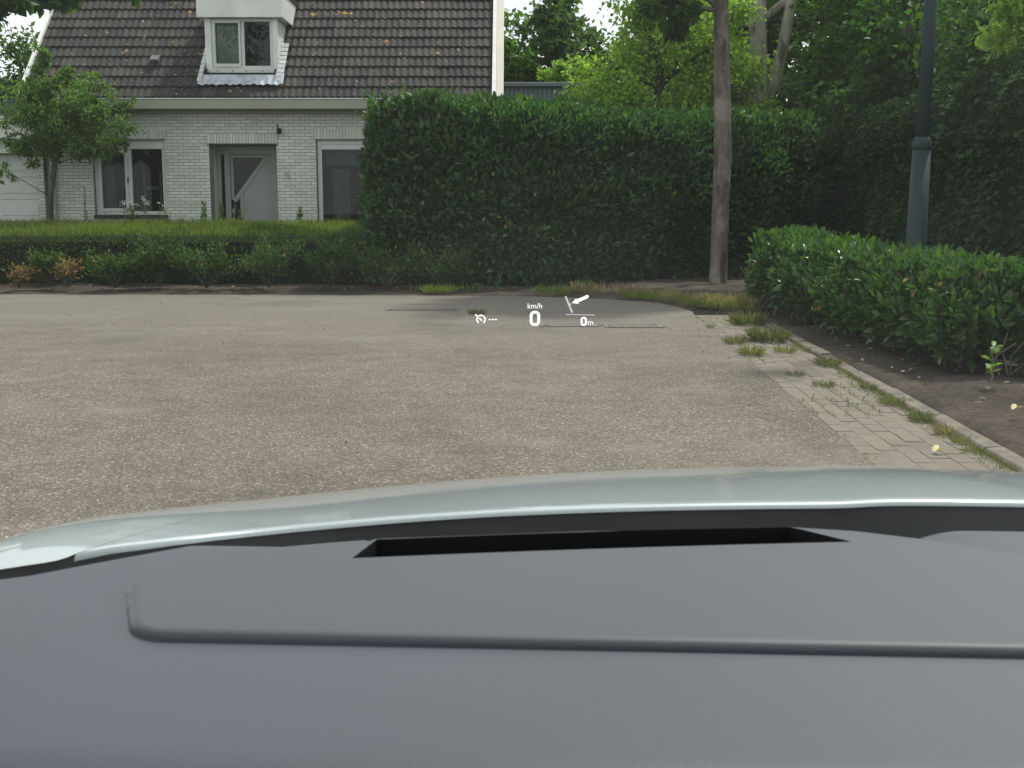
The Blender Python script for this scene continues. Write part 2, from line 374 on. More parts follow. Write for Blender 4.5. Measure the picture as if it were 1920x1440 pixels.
def leaf_mesh(name, P, A, N, L, mat, kind='diamond', ratio=.42, fold=.18):
    n = len(P); A = unit(A); Sd = unit(np.cross(A, N)); N = np.cross(Sd, A)
    L = np.broadcast_to(np.asarray(L, float), (n,))[:, None]; W = L * ratio * .5
    if kind == 'diamond':
        V = np.stack([P, P + A * L * .45 + Sd * W + N * W * fold, P + A * L - N * L * .08, P + A * L * .45 - Sd * W + N * W * fold], 1)
        b = (np.arange(n) * 4)[:, None]; F = [b + np.array([[0, 1, 2]]), b + np.array([[0, 2, 3]])]
    else:
        m1 = P + A * L * .28; m2 = P + A * L * .68 - N * L * .03; up = N * W * fold * 1.6
        V = np.stack([P, m1 + Sd * W * .9 + up, m2 + Sd * W * .85 + up, P + A * L - N * L * .12, m2 - Sd * W * .85 + up, m1 - Sd * W * .9 + up, m1, m2], 1)
        b = (np.arange(n) * 8)[:, None]
        F = [b + np.array([[0, 1, 6]]), b + np.array([[2, 3, 7]]), b + np.array([[3, 4, 7]]), b + np.array([[5, 0, 6]]),
             b + np.array([[1, 2, 7, 6]]), b + np.array([[6, 7, 4, 5]])]
    return np_mesh(name, V.reshape(-1, 3), F, mat, smooth=(kind != 'diamond'))
def rv(n): return RNG.normal(size=(n, 3))

# ------------------------------------------------------------------ ground
def kx(y): return 2.185 + .0455 * y          # left face of the kerb
def ax(y): return 1.53 + .0480 * y           # asphalt / paving line
g0 = MB().add([(-400, -400, -.12), (400, -400, -.12), (400, 500, -.12), (-400, 500, -.12)], [(0, 1, 2, 3)]).build('ground', M['ground']); tag(g0, kind='structure')
g0['label'] = 'rough green ground reaching to the horizon'
pts = [(-40, -14), (ax(-14), -14)] + [(ax(y), y) for y in (0, 4, 8, 12, 14.2)] + [(2.26, 14.7), (2.18, 15.4), (2.0, 16.1), (1.3, 16.8), (.3, 17.3), (-2.8, 17.62), (-8, 17.75), (-14, 17.8), (-40, 17.9)]
yard = MB().add([(x, y, 0) for x, y in pts], [tuple(range(len(pts)))]).build('asphalt_yard', M['asphalt']); tag(yard, 'worn grey brown asphalt parking yard', kind='structure')

def farline(x):
    xs = [-40, -14, -8, -2.8, .3, 1.3, 2.0, 2.3, 2.8, 30]; ys = [17.9, 17.8, 17.75, 17.62, 17.3, 16.8, 16.1, 14.9, 14.3, 14.3]
    return np.interp(x, xs, ys)
def mk_soilbed():
    xs = np.concatenate([np.arange(-16, 1.2, .16), np.arange(1.2, 4.6, .05), np.arange(4.6, 12.5, .2)]); ys = np.concatenate([np.arange(-2, 3, .25), np.arange(3, 15, .06), np.arange(15, 26, .12)])
    X, Y = np.meshgrid(xs, ys, indexing='ij')
    d = np.maximum(X - (kx(Y) + .11), Y - farline(X))
    t = np.clip((d + .03) / .14, 0, 1); t = t * t * (3 - 2 * t)
    P = np.stack([X, Y, 0 * X], -1)
    nz = .028 * vnoise(P * 2.1, 3) + .016 * vnoise(P * 6, 4) + .008 * vnoise(P * 15, 5)
    Z = -.07 + t * (.085 + nz) + np.clip((d - .3) / 3, 0, 1) * .07
    V = np.stack([X, Y, Z], -1).reshape(-1, 3); ny = len(ys)
    i = np.arange((len(xs) - 1) * ny).reshape(len(xs) - 1, ny)[:, :-1].ravel()
    F = np.stack([i, i + ny, i + ny + 1, i + 1], 1)
    keep = (d.reshape(-1)[F] > -.12).any(1)
    return np_mesh('soil_bed', V, [F[keep]], M['soil'])
soil = link('soil_bed', mk_soilbed()); tag(soil, 'bare dark brown planting soil round the asphalt', kind='structure')

# paving strip of clinker bricks, kerb stones
strip = MB().grid(lambda a, b: (ax(y := -6 + 20.2 * a) + .004 + (kx(y) - ax(y) - .008) * b, y, -.0030), 12, 1).build('paving_strip', M['joint'])
tag(strip, 'strip of brown clinker pavers along the kerb', kind='structure')
pb = MB().box(-.5, .5, -.5, .5, -.055, 0).build('paver', M['paver'], strip, bev=.004, seg=1)
pme = pb.data
def place_piece(o, x, y, z, sx, sy, rz, rx=0., ry=0.):
    o.location = (x, y, z); o.scale = (sx, sy, 1); o.rotation_euler = (rx, ry, rz)
first = True
slope = -math.atan(.0465)
for row in range(6):
    for k in range(-2, 45):
        y = 4.6 + (k + (row % 2) * .5) * .212
        if y > 14.1 or y < 4.6: continue
        wd = (kx(y) - ax(y)) / 6
        x = ax(y) + wd * (row + .5)
        o = pb if first else link('paver', pme, strip)
        if not first:
            m = o.modifiers.new('bevel', 'BEVEL'); m.width = .004; m.segments = 1
        first = False
        place_piece(o, x + random.gauss(0, .0015), y, -.0005 + random.gauss(0, .0012), wd - .004 - random.random() * .003, .208 - random.random() * .004, slope + random.gauss(0, .010), random.gauss(0, .004), random.gauss(0, .004))
kerb = MB().grid(lambda a, b: (kx(y := -6 + 20.0 * a) + .012 + .08 * b, y, -.012), 12, 1).build('kerb', M['joint']); tag(kerb, 'low concrete kerb between pavers and soil', kind='structure')
first = True
for k in range(20):
    y = -5.5 + k * 1.0
    if y > 14: continue
    mbk = MB().prism([(-.052, -.12), (-.052, .012), (-.04, .028), (.045, .033), (.054, .022), (.054, -.12)], -.494, .494)
    if first: ko = mbk.build('kerb_stone', M['kerb'], kerb); kme = ko.data; first = False
    else: ko = link('kerb_stone', kme, kerb)
    ko.location = (kx(y) + .056 + random.gauss(0, .004), y, random.gauss(0, .004)); ko.rotation_euler = (random.gauss(0, .004), random.gauss(0, .02), slope + random.gauss(0, .006))

# ------------------------------------------------------------------ house
HX0, HX1, HY = -8.86, -.40, 22.70
house = thing('house', 'white painted brick house with dark tiled roof, dormer and recessed front door', 'house', (0, 0, 0))
OPEN = [(-7.98, -6.60, 1.14, 2.585), (-5.755, -4.475, -.2, 2.505), (-3.72, -1.45, .55, 2.585)]   # x0,x1,z0,z1
def cells(holes, x0, x1, z0, z1):
    xs = sorted({x0, x1, *[h[0] for h in holes], *[h[1] for h in holes]}); zs = sorted({z0, z1, *[max(z0, h[2]) for h in holes], *[h[3] for h in holes]})
    for i in range(len(xs) - 1):
        j = 0
        while j < len(zs) - 1:
            cx = (xs[i] + xs[i + 1]) / 2
            def inh(j): return any(h[0] < cx < h[1] and h[2] < (zs[j] + zs[j + 1]) / 2 < h[3] for h in holes)
            if inh(j): j += 1; continue
            k = j
            while k + 1 < len(zs) - 1 and not inh(k + 1): k += 1
            yield xs[i], xs[i + 1], zs[j], zs[k + 1]; j = k + 1
wb = MB()
for c in cells(OPEN, HX0, HX1, -.2, 3.14): wb.box(c[0], c[1], HY + .008, HY + .30, c[2], c[3])
wall = wb.build('wall', M['mortar'], house)
units = []
CO, BL = .0605, .2015
nrow = int((3.12 + .2) / CO)
sold = [(-5.79, -4.45, 2.512, 2.70), (-8.02, -6.56, 2.592, 2.78), (-3.76, -1.41, 2.592, 2.78)]
for r_ in range(nrow):
    z = -.2 + r_ * CO; zc = z + .03
    off = (r_ % 2) * BL / 2
    ints = [(HX0, HX1)]
    for (a, b, c, d) in OPEN + sold:
        if c - .03 < zc < d + .012:
            ni = []
            for (p, q) in ints:
                if b <= p or a >= q: ni.append((p, q)); continue
                if a > p: ni.append((p, a))
                if b < q: ni.append((b, q))
            ints = ni
    for (p, q) in ints:
        k = math.floor((p - off) / BL)
        while k * BL + off < q:
            a = max(p, k * BL + off); b = min(q, (k + 1) * BL + off) ; k += 1
            if b - a < .03: continue
            units.append(((a + b) / 2, zc, b - a - .010, CO - .011))
for (a, b, c, d) in sold:
    n = round((b - a) / .0605)
    for i in range(n):
        units.append((a + (i + .5) * (b - a) / n, (c + d) / 2, (b - a) / n - .010, d - c - .008))
units.sort(key=lambda u: abs(u[0] + 5.1) * .55 + abs(u[1] - 2.1) if (-6.7 < u[0] < -2.75 and u[1] > 1.15) else 50 + abs(u[0]))
bru = MB().box(-.5, .5, 0, .03, -.5, .5)
first = True; rest = MB()
for i, (x, z, sx, sz) in enumerate(units):
    dy = random.gauss(0, .0012)
    if i < 298:
        if first: bo = bru.build('brick', M['brick'], wall); bme = bo.data; first = False
        else: bo = link('brick', bme, wall)
        bo.location = (x, HY + dy, z); bo.scale = (sx, 1, sz)
    else: rest.box(x - sx / 2, x + sx / 2, HY + dy, HY + dy + .03, z - sz / 2, z + sz / 2)
def mk_brick2():
    m = M['brick'].copy(); m.name = 'white_brickwork'; t = m.node_tree
    oi = [n for n in t.nodes if n.type == 'OBJECT_INFO'][0]; ge = t.nodes.new('ShaderNodeNewGeometry')
    for l in list(oi.outputs['Random'].links): t.links.new(ge.outputs['Random Per Island'], l.to_socket)
    return m
M['brick2'] = mk_brick2()
tag(rest.build('brickwork', M['brick2'], wall), kind='stuff')
# sides, back, floor, partition inside
sd = MB(); sd.box(HX0, HX0 + .25, HY + .31, 30.5, -.2, 3.14); sd.box(HX1 - .25, HX1, HY + .31, 30.5, -.2, 3.14); sd.box(HX0, HX1, 30.51, 30.8, -.2, 3.14)
for gx0, gx1 in ((HX0, HX0 + .25), (HX1 - .25, HX1)): sd.prism([(22.95, 3.15), (30.45, 3.15), (26.7, 6.9)], gx0, gx1, 'x')
sd.build('side_wall', M['brick2'], house)
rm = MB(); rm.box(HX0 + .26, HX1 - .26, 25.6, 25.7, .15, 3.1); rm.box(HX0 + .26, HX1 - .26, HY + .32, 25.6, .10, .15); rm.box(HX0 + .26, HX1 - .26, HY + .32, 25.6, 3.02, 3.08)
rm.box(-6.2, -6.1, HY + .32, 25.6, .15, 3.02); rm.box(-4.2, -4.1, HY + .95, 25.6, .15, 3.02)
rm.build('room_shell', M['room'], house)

def window(name, x0, x1, z0, z1, y, mull=(), fw=.07, parent=house, dep=.09, mat='frame'):
    f = MB(); f.box(x0, x0 + fw, y, y + dep, z0, z1); f.box(x1 - fw, x1, y, y + dep, z0, z1)
    f.box(x0 + fw, x1 - fw, y, y + dep, z1 - fw, z1); f.box(x0 + fw, x1 - fw, y, y + dep, z0, z0 + fw)
    xs = [x0 + fw]
    for m_ in mull: f.box(m_ - fw / 2, m_ + fw / 2, y + .002, y + dep, z0 + fw, z1 - fw); xs += [m_ - fw / 2, m_ + fw / 2]
    xs.append(x1 - fw)
    o = f.build(name, M[mat], parent, bev=.006, seg=2)
    for i in range(0, len(xs), 2):
        MB().box(xs[i], xs[i + 1], y + dep * .55, y + dep * .55 + .008, z0 + fw, z1 - fw).build('pane', M['glass'], o)
    return o, xs
w1, _ = window('window', -7.97, -6.61, 1.17, 2.58, HY + .07, mull=(-7.30,))
s = MB(); s.box(-7.905, -7.335, HY + .055, HY + .12, 1.235, 1.295); s.box(-7.905, -7.845, HY + .055, HY + .12, 1.295, 2.40); s.box(-7.395, -7.335, HY + .055, HY + .12, 1.295, 2.40); s.box(-7.905, -7.335, HY + .055, HY + .12, 2.34, 2.40)
s.build('sash', M['frame'], w1, bev=.005)
MB().box(-7.93, -6.65, HY + .05, HY + .115, 2.41, 2.515).build('vent_strip', M['frame'], w1, bev=.006)
MB().box(-8.0, -6.58, HY - .035, HY + .20, 1.10, 1.165).build('sill', M['dark'], w1, bev=.004)
MB().tube([(-7.33, HY + .05, 1.88), (-7.33, HY + .02, 1.88), (-7.33, HY + .02, 1.78)], .011, 6).build('window_handle', M['black'], w1)
for x in (-7.82, -7.2, -6.78): MB().tube([(x, HY + .069, 1.2), (x, HY + .062, 1.2)], .012, 8).build('drain_cap', M['black'], w1)
sh = MB(); sh.box(-6.90, -6.86, 23.3, 23.36, .2, 2.0); sh.box(-7.22, -6.86, 23.3, 23.36, 1.66, 1.72); sh.box(-7.22, -7.18, 23.3, 23.36, .2, 2.0); sh.box(-7.22, -6.86, 23.3, 23.36, .9, .95)
sh.build('inner_shelf', M['curtain'], house)
w2, _ = window('window', -3.71, -1.46, .6, 2.58, HY + .07, mull=(-2.25,), fw=.085)
MB().box(-3.62, -1.55, HY + .05, HY + .115, 2.40, 2.49).build('vent_strip', M['frame'], w2, bev=.006)
MB().box(-3.75, -1.43, HY - .035, HY + .20, .545, .595).build('sill', M['dark'], w2, bev=.004)
cu = MB(); 
cu.grid(lambda a, b: (-3.50 + .34 * a, 23.25 + .035 * math.sin(a * 26), .3 + 1.75 * b), 26, 1)
cu.build('curtain', M['curtain'], house, smooth=True)
MB().box(-3.62, -1.55, 23.18, 23.24, 2.12, 2.42).build('roller_blind', M['curtain'], house)
cu = MB(); cu.grid(lambda a, b: (-7.86 + .16 * a, 23.12 + .03 * math.sin(a * 18), .4 + 2.0 * b), 16, 1); cu.build('curtain', M['curtain'], house, smooth=True)
# porch recess and front door
PY = HY + .55
rec = MB(); rec.box(-5.765, -5.755 + .0, HY + .31, PY + .1, -.2, 2.51); rec.box(-4.475, -4.46, HY + .31, PY + .1, -.2, 2.51); rec.box(-5.765, -4.46, HY + .31, PY + .1, 2.511, 2.55); rec.box(-5.75, -4.48, HY + .02, PY + .2, -.2, .2)
rec.build('porch', M['brick2'], house)
dr = MB(); dr.box(-5.752, -5.675, PY, PY + .1, .2, 2.45); dr.box(-5.61, -5.50, PY, PY + .1, .2, 2.45); dr.box(-4.685, -4.48, PY, PY + .1, .2, 2.45); dr.box(-5.752, -4.48, PY + .001, PY + .1, 2.33, 2.50)
dfr = dr.build('door_frame', M['door'], house, bev=.006)
MB().box(-5.675, -5.61, PY + .04, PY + .05, .2, 2.33).build('pane', M['glass'], dfr)
door = MB()
dx0, dx1, dz0, dz1 = -5.495, -4.69, .22, 2.325; y0, y1 = PY + .035, PY + .085
def dbox(a, b, c, d): door.box(a, b, y0, y1, c, d)
dbox(dx0, dx0 + .055, dz0, dz1); dbox(dx0 + .055, dx1, dz1 - .055, dz1); dbox(dx1 - .045, dx1, dz0, dz1 - .055); dbox(dx0 + .055, dx1 - .045, dz0, dz0 + .08)
# panel right of the diagonal
door.prism([(dx0 + .235, dz0 + .08), (dx1 - .045, dz0 + .08), (dx1 - .045, dz1 - .055), (dx1 - .075, dz1 - .055), (dx0 + .235, 1.68)], y0 + .004, y1 - .004)
# diagonal rail
door.prism([(dx0 + .055, 1.50), (dx0 + .055, 1.42), (dx0 + .105, 1.42), (dx1 - .076, dz1 - .056), (dx1 - .15, dz1 - .056)], y0 - .012, y1)
door.prism([(dx0 + .165, dz0 + .08), (dx0 + .234, dz0 + .08), (dx0 + .234, 1.67), (dx0 + .165, 1.57)], y0 - .004, y1)
dleaf = door.build('front_door', M['door'], house, bev=.004)
MB().prism([(dx0 + .055, 1.50), (dx1 - .15, dz1 - .056), (dx0 + .055, dz1 - .056)], y0 + .02, y0 + .028).build('pane', M['glass'], dleaf)
MB().prism([(dx0 + .056, dz0 + .08), (dx0 + .164, dz0 + .08), (dx0 + .164, 1.50), (dx0 + .1, 1.419), (dx0 + .056, 1.419)], y0 + .02, y0 + .028).build('pane', M['glass'], dleaf)
h = MB(); h.box(dx0 + .005, dx0 + .045, y0 - .02, y0 - .001, 1.30, 1.46); h.tube([(dx0 + .03, y0 - .02, 1.40), (dx0 + .03, y0 - .05, 1.40), (dx0 + .10, y0 - .05, 1.40)], .012, 6)
h.build('door_handle', M['black'], dleaf)
MB().box(dx0 + .008, dx0 + .04, y0 - .012, y0 - .001, 1.12, 1.20).build('lock_plate', M['black'], dleaf)
# lamp bracket and scroll ornament on the brickwork
lp = MB(); lp.box(-4.45, -4.40, HY - .03, HY - .001, 2.70, 2.80); lp.tube([(-4.42, HY - .03, 2.76), (-4.425, HY - .09, 2.80), (-4.43, HY - .10, 2.86)], .014, 6); lp.tube([(-4.42, HY - .06, 2.70), (-4.385, HY - .08, 2.74), (-4.38, HY - .08, 2.79)], [.035, .04, .02], 8)
lp.build('lamp_bracket', M['black'], house)
orn = MB()
for cx, cz, r0 in ((-4.29, 1.95, .035), (-4.25, 1.86, .03)):
    orn.tube([(cx + r0 * math.cos(a) * (1 - .05 * i), HY - .012, cz + r0 * math.sin(a) * (1 - .05 * i)) for i, a in enumerate(np.linspace(0, 5.5, 14))], .006, 5)
orn.tube([(-4.32, HY - .012, 1.92), (-4.28, HY - .012, 1.90), (-4.24, HY - .012, 1.94)], .006, 5)
orn.build('scroll_ornament', simple('ornament', (.36, .37, .35), .6), house)
# eaves: box gutter with a lip coloured bright as if sunlit
gu = MB(); gu.box(-9.14, -.22, 22.36, 22.38, 3.13, 3.305); gu.box(-9.14, -.22, 22.381, 22.69, 3.13, 3.15)
gutter = gu.build('gutter', M['fascia'], house)
lipm = MB().box(-9.15, -.21, 22.345, 22.385, 3.306, 3.322).build('gutter_lip', M['sunlit_lip'], gutter, bev=.004)
MB().box(-8.86, -.40, 22.66, 22.699, 3.05, 3.129).build('wall_plate', M['fascia'], house)
# roof
RX0, RX1, RY0, RZ0 = -9.17, -.36, 22.42, 3.335
c45 = math.sqrt(.5)
EXP, TW = .297, .2567
NR = 21
def rp(x, s_, n): return (x, RY0 + s_ * c45 - n * c45, RZ0 + s_ * c45 + n * c45)
top = NR * EXP
rb = MB(); rb.add([rp(RX0, -.0, -.05), rp(RX1, 0, -.05), rp(RX1, top, -.05), rp(RX0, top, -.05), rp(RX0, 0, -.16), rp(RX1, 0, -.16), rp(RX1, top, -.16), rp(RX0, top, -.16)],
       [(0, 1, 2, 3), (7, 6, 5, 4), (0, 4, 5, 1), (1, 5, 6, 2), (2, 6, 7, 3), (3, 7, 4, 0)])
yr, zr = RY0 + top * c45, RZ0 + top * c45
rb.add([(RX0, yr, zr), (RX1, yr, zr), (RX1, 2 * yr - RY0, RZ0), (RX0, 2 * yr - RY0, RZ0), (RX0, yr, zr - .15), (RX1, yr, zr - .15), (RX1, 2 * yr - RY0, RZ0 - .15), (RX0, 2 * yr - RY0, RZ0 - .15)],
       [(0, 1, 2, 3), (7, 6, 5, 4), (0, 3, 7, 4), (1, 5, 6, 2)])
roof = rb.build('roof', M['dark'], house)
def tile_mesh():
    n = 13; v = []; 
    for i in range(n):
        u = -TW / 2 + TW * i / (n - 1); wv = .012 * math.cos(2 * math.pi * (u / (TW / 2))) 
        v += [(u, 0, wv + .030), (u, EXP + .03, wv - .002), (u, .003, wv + .002)]
    f = []
    for i in range(n - 1):
        a = i * 3; b = a + 3; f += [(a, b, b + 1, a + 1), (a + 2, b + 2, b, a)]
    return v, f
tv, tf = tile_mesh()
# dormer footprint: tiles skipped
DX0, DX1, DY = -5.83, -4.45, 23.0
spots = []
for r_ in range(NR):
    for k in range(34):
        x = RX0 + .04 + TW * (k + .5)
        s0 = r_ * EXP
        yy = RY0 + (s0 + EXP / 2) * c45
        if DX0 - .03 < x < DX1 + .03 and yy > DY - .16: continue
        spots.append((r_, x, s0))
first = True; rest = MB(); cnt = 0
rot = Matrix(((1, 0, 0), (0, c45, -c45), (0, c45, c45)))
for (r_, x, s0) in sorted(spots, key=lambda q: (q[0], abs(q[1] + 4.4))):
    jx, jz = random.gauss(0, .0015), random.gauss(0, .002)
    p = rp(x + jx, s0, jz)
    if r_ < 10 and cnt < 300 and not (r_ == 9 and x < -8.6):
        if first:
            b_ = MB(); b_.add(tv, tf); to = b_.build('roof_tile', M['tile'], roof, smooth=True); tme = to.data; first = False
            try: tme.set_sharp_from_angle(angle=R(50))
            except Exception: pass
        else: to = link('roof_tile', tme, roof)
        to.location = p; to.rotation_euler = (R(45) + random.gauss(0, .006), random.gauss(0, .006), random.gauss(0, .006)); cnt += 1
    else:
        rest.add([Vector(p) + rot @ Vector(q) for q in tv], tf)
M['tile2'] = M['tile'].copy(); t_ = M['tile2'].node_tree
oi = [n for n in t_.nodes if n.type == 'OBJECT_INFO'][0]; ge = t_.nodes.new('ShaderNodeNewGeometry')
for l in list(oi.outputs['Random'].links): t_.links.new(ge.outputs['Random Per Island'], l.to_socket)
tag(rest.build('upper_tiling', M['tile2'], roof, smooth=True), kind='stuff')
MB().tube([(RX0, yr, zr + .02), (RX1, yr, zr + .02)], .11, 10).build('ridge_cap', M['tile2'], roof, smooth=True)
MB().add([rp(-6.9, .95, .05), rp(-6.74, .95, .05), rp(-6.74, 1.10, .05), rp(-6.9, 1.10, .05), rp(-6.9, .95, .13), rp(-6.74, .95, .13), rp(-6.74, 1.12, .10), rp(-6.9, 1.12, .10)],
         [(0, 1, 5, 4), (1, 2, 6, 5), (2, 3, 7, 6), (3, 0, 4, 7), (4, 5, 6, 7)]).build('vent_tile', simple('vent', (.10, .105, .11), .6), roof)
# verge boards: left white strip; right white strip plus wide cream barge board
def slopeboard(x0, x1, n0, n1, name, mat):
    MB().add([rp(x0, -.05, n0), rp(x1, -.05, n0), rp(x1, top, n0), rp(x0, top, n0), rp(x0, -.05, n1), rp(x1, -.05, n1), rp(x1, top, n1), rp(x0, top, n1)],
             [(3, 2, 1, 0), (4, 5, 6, 7), (0, 1, 5, 4), (1, 2, 6, 5), (2, 3, 7, 6), (3, 0, 4, 7)]).build(name, mat, house, bev=.004)
slopeboard(RX0 - .05, RX0 + .015, -.14, .075, 'verge_board', M['render_white'])
slopeboard(RX1 - .015, RX1 + .06, -.10, .085, 'verge_board', M['render_white'])
slopeboard(RX1 + .062, RX1 + .20, -.30, .05, 'barge_board', M['cream'])
# dormer
FZ = 4.86
bx_ = MB(); bx_.box(DX0 - .12, DX1 + .12, DY - .10, 24.45, FZ + .001, FZ + .46); dorm = bx_.build('dormer', M['render_white'], house, bev=.004)
cheekp = [(DY + .101, 3.88), (23.92, FZ), (DY + .101, FZ)]
for x0, x1, pa, pb_ in ((DX0, DX0 + .06, DX0, DX0 + .115), (DX1 - .06, DX1, DX1 - .09, DX1)):
    dm = MB(); dm.prism(cheekp, x0, x1, 'x'); dm.build('cheek', M['render_white'], dorm, bev=.003)
    MB().box(pa, pb_, DY, DY + .10, 3.86, FZ).build('corner_post', M['render_white'], dorm, bev=.003)
MB().box(DX0 - .15, DX1 + .15, DY - .13, 24.8, FZ + .461, FZ + .50).build('dormer_roof', M['dark'], dorm)
dw, _ = window('dormer_window', DX0 + .116, DX1 - .091, 3.92, FZ - .002, DY + .02, mull=(-5.12,), fw=.062)
s = MB(); xa, xb = DX0 + .15, -5.155
s.box(xa, xa + .042, DY, DY + .07, 3.98, 4.80); s.box(xb - .042, xb, DY, DY + .07, 3.98, 4.80); s.box(xa, xb, DY - .001, DY + .07, 4.77, 4.83); s.box(xa, xb, DY - .001, DY + .07, 3.96, 4.02)
s.build('sash', M['frame'], dw, bev=.005)
MB().box(DX0 + .07, DX1 - .07, DY - .04, DY + .06, 3.845, 3.915).build('sill', M['frame'], dw, bev=.006)
MB().box(xa + .05, xb - .05, DY + .10, DY + .11, 3.99, 4.79).build('blind', M['blind'], dw)
for x in (-5.6, -5.32, -5.05, -4.75): MB().tube([(x, DY - .041, 3.88), (x, DY - .048, 3.88)], .011, 8).build('drain_cap', M['black'], dw)
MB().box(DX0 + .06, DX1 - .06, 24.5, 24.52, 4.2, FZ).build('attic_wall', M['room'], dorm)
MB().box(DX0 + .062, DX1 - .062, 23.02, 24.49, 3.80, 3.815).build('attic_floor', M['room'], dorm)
# lead apron and stepped side flashing
le = MB()
def apr(a, b):
    x = DX0 - .07 + (DX1 - DX0 + .22) * a
    s_ = .58 - .285 * b; lip = .055 + .012 * math.sin(x * 2 * math.pi / (TW / 2)) * b
    return rp(x, s_ * 1.0 + (.0 if b < .99 else .012 * math.sin(x * 23)), lip + .012)
le.grid(apr, 80, 6)
apron = le.build('lead_apron', M['lead'], dorm, smooth=True)
sf = MB()
for i in range(9):
    s0 = .40 + i * .125
    for xx, sg in ((DX1 + .002, 1), (DX0 - .002, -1)):
        wd = (.13 if sg > 0 else .10) * sg
        a = [rp(xx, s0, .075), rp(xx + wd, s0 + .01, .062), rp(xx + wd, s0 + .13, .055), rp(xx, s0 + .13, .068)]
        sf.add(a, [(0, 1, 2, 3)] if sg > 0 else [(3, 2, 1, 0)])
        b = [rp(xx, s0, .07), rp(xx, s0 + .125, .07)]
        sf.add([b[0], b[1], (b[1][0] , b[1][1], b[1][2] + .07), (b[0][0], b[0][1], b[0][2] + .07)], [(0, 1, 2, 3)])
sf.build('step_flashing', simple('bright_lead', (.45, .46, .46), .6, var=.32, scale=6, bmp=.5, bscale=20), dorm)
# drainpipe
dp = MB(); dp.tube([(-8.74, HY - .055, 0), (-8.74, HY - .055, 2.95), (-8.74, HY - .11, 3.07), (-8.74, 22.55, 3.13)], .04, 10)
dpo = dp.build('drainpipe', M['frame'], house, smooth=True)
for z in (1.2, 2.15): MB().tube([(-8.74, HY - .055, z), (-8.74, HY - .055, z + .035)], .047, 10).build('pipe_collar', M['frame'], dpo)

# ------------------------------------------------------------------ garage
gar = thing('garage', 'flat roofed garage with white panelled door and dark seam cladding left of the house', 'garage', (0, 0, 0))
GX1 = -8.87
gw = MB(); gw.box(-8.985, GX1, 22.58, 22.9, -.2, 2.32); gw.box(-14.0, -12.55, 22.58, 22.9, -.2, 2.32); gw.box(-14, -8.88, 22.91, 28.5, 2.3, 2.35)
gw.box(-14, -13.8, 22.91, 28.5, -.2, 2.3); gw.box(-14, -8.88, 28.51, 28.7, -.2, 2.35)
gwl = gw.build('wall', M['mortar'], gar)
bk = MB()
for r_ in range(42):
    z = -.2 + r_ * CO
    for (a, b) in (((-8.98, -8.875),) if r_ % 2 else ((-8.98, -8.93), (-8.925, -8.875))): bk.box(a, b, 22.57, 22.6, z, z + CO - .011)
tag(bk.build('brickwork', M['brick2'], gwl), kind='stuff')
MB().box(-12.56, -8.88, 22.50, 22.9, 2.321, 2.40).build('lintel', M['frame'], gar, bev=.004)
bd = MB()
for i in range(62):
    x = -12.6 + i * .06
    if x < -8.95: bd.box(x, x + .052, 22.545, 22.58, 2.41, 2.57)
bd.box(-12.6, -8.88, 22.56, 22.9, 2.401, 2.58); tag(bd.build('soldier_course', M['brick2'], gar), kind='stuff')
MB().box(-14.1, -8.90, 22.42, 22.9, 2.581, 2.95).build('fascia', M['render_white'], gar, bev=.006)
MB().box(-14.1, -8.92, 22.38, 22.9, 2.951, 3.0).build('fascia_trim', M['frame'], gar, bev=.006)
cl = MB().box(-14.1, -9.05, 22.46, 28.6, 3.001, 3.33).build('roof_edge', M['clad'], gar)
for i in range(38):
    x = -14.0 + i * .135
    so = MB().box(-.010, .010, 0, .03, 3.005, 3.335).build('seam', M['clad'], cl) if i == 0 else link('seam', sme, cl)
    sme = so.data; so.location = (x, 22.43, 0)
MB().box(-14.12, -9.03, 22.42, 28.6, 3.331, 3.36).build('edge_trim', M['clad'], gar)
gd = MB(); gd.box(-12.55, -8.986, 22.72, 22.75, -.2, 2.32); gdo = gd.build('garage_door', M['render_white'], gar)
for i in range(6):
    z0 = 2.30 - (i + 1) * .42
    po = MB().box(-12.54, -8.99, 22.690, 22.719, .003, .417).build('door_panel', M['frame'], gdo, bev=.004) if i == 0 else link('door_panel', pm, gdo)
    if i: mm = po.modifiers.new('bevel', 'BEVEL'); mm.width = .004; mm.segments = 2; mm.limit_method = 'ANGLE'
    pm = po.data; po.location = (0, 0, z0)
    for k in range(4):
        x = -9.40 - k * .88
        MB().box(x - .36, x + .36 - .0, 22.680, 22.6895, z0 + .12, z0 + .30).build('cassette', M['frame'], gdo, bev=.008)

# ------------------------------------------------------------------ shed far behind
shed = thing('shed', 'low grey green metal clad barn showing above the tall hedge', 'barn', (0, 0, 0))
sw = MB().box(-1.2, 6.5, 33.0, 40, 0, 4.60).build('wall', M['shed'], shed)
for i in range(60):
    x = -1.15 + i * .128
    so = MB().box(-.03, .03, 32.955, 32.999, 0.05, 4.60).build('rib', M['shed'], sw) if i == 0 else link('rib', rme, sw)
    rme = so.data; so.location = (x, 0, 0)
MB().box(-1.3, 6.6, 32.85, 40.1, 4.601, 4.72).build('roof', M['shed'], shed, bev=.02)

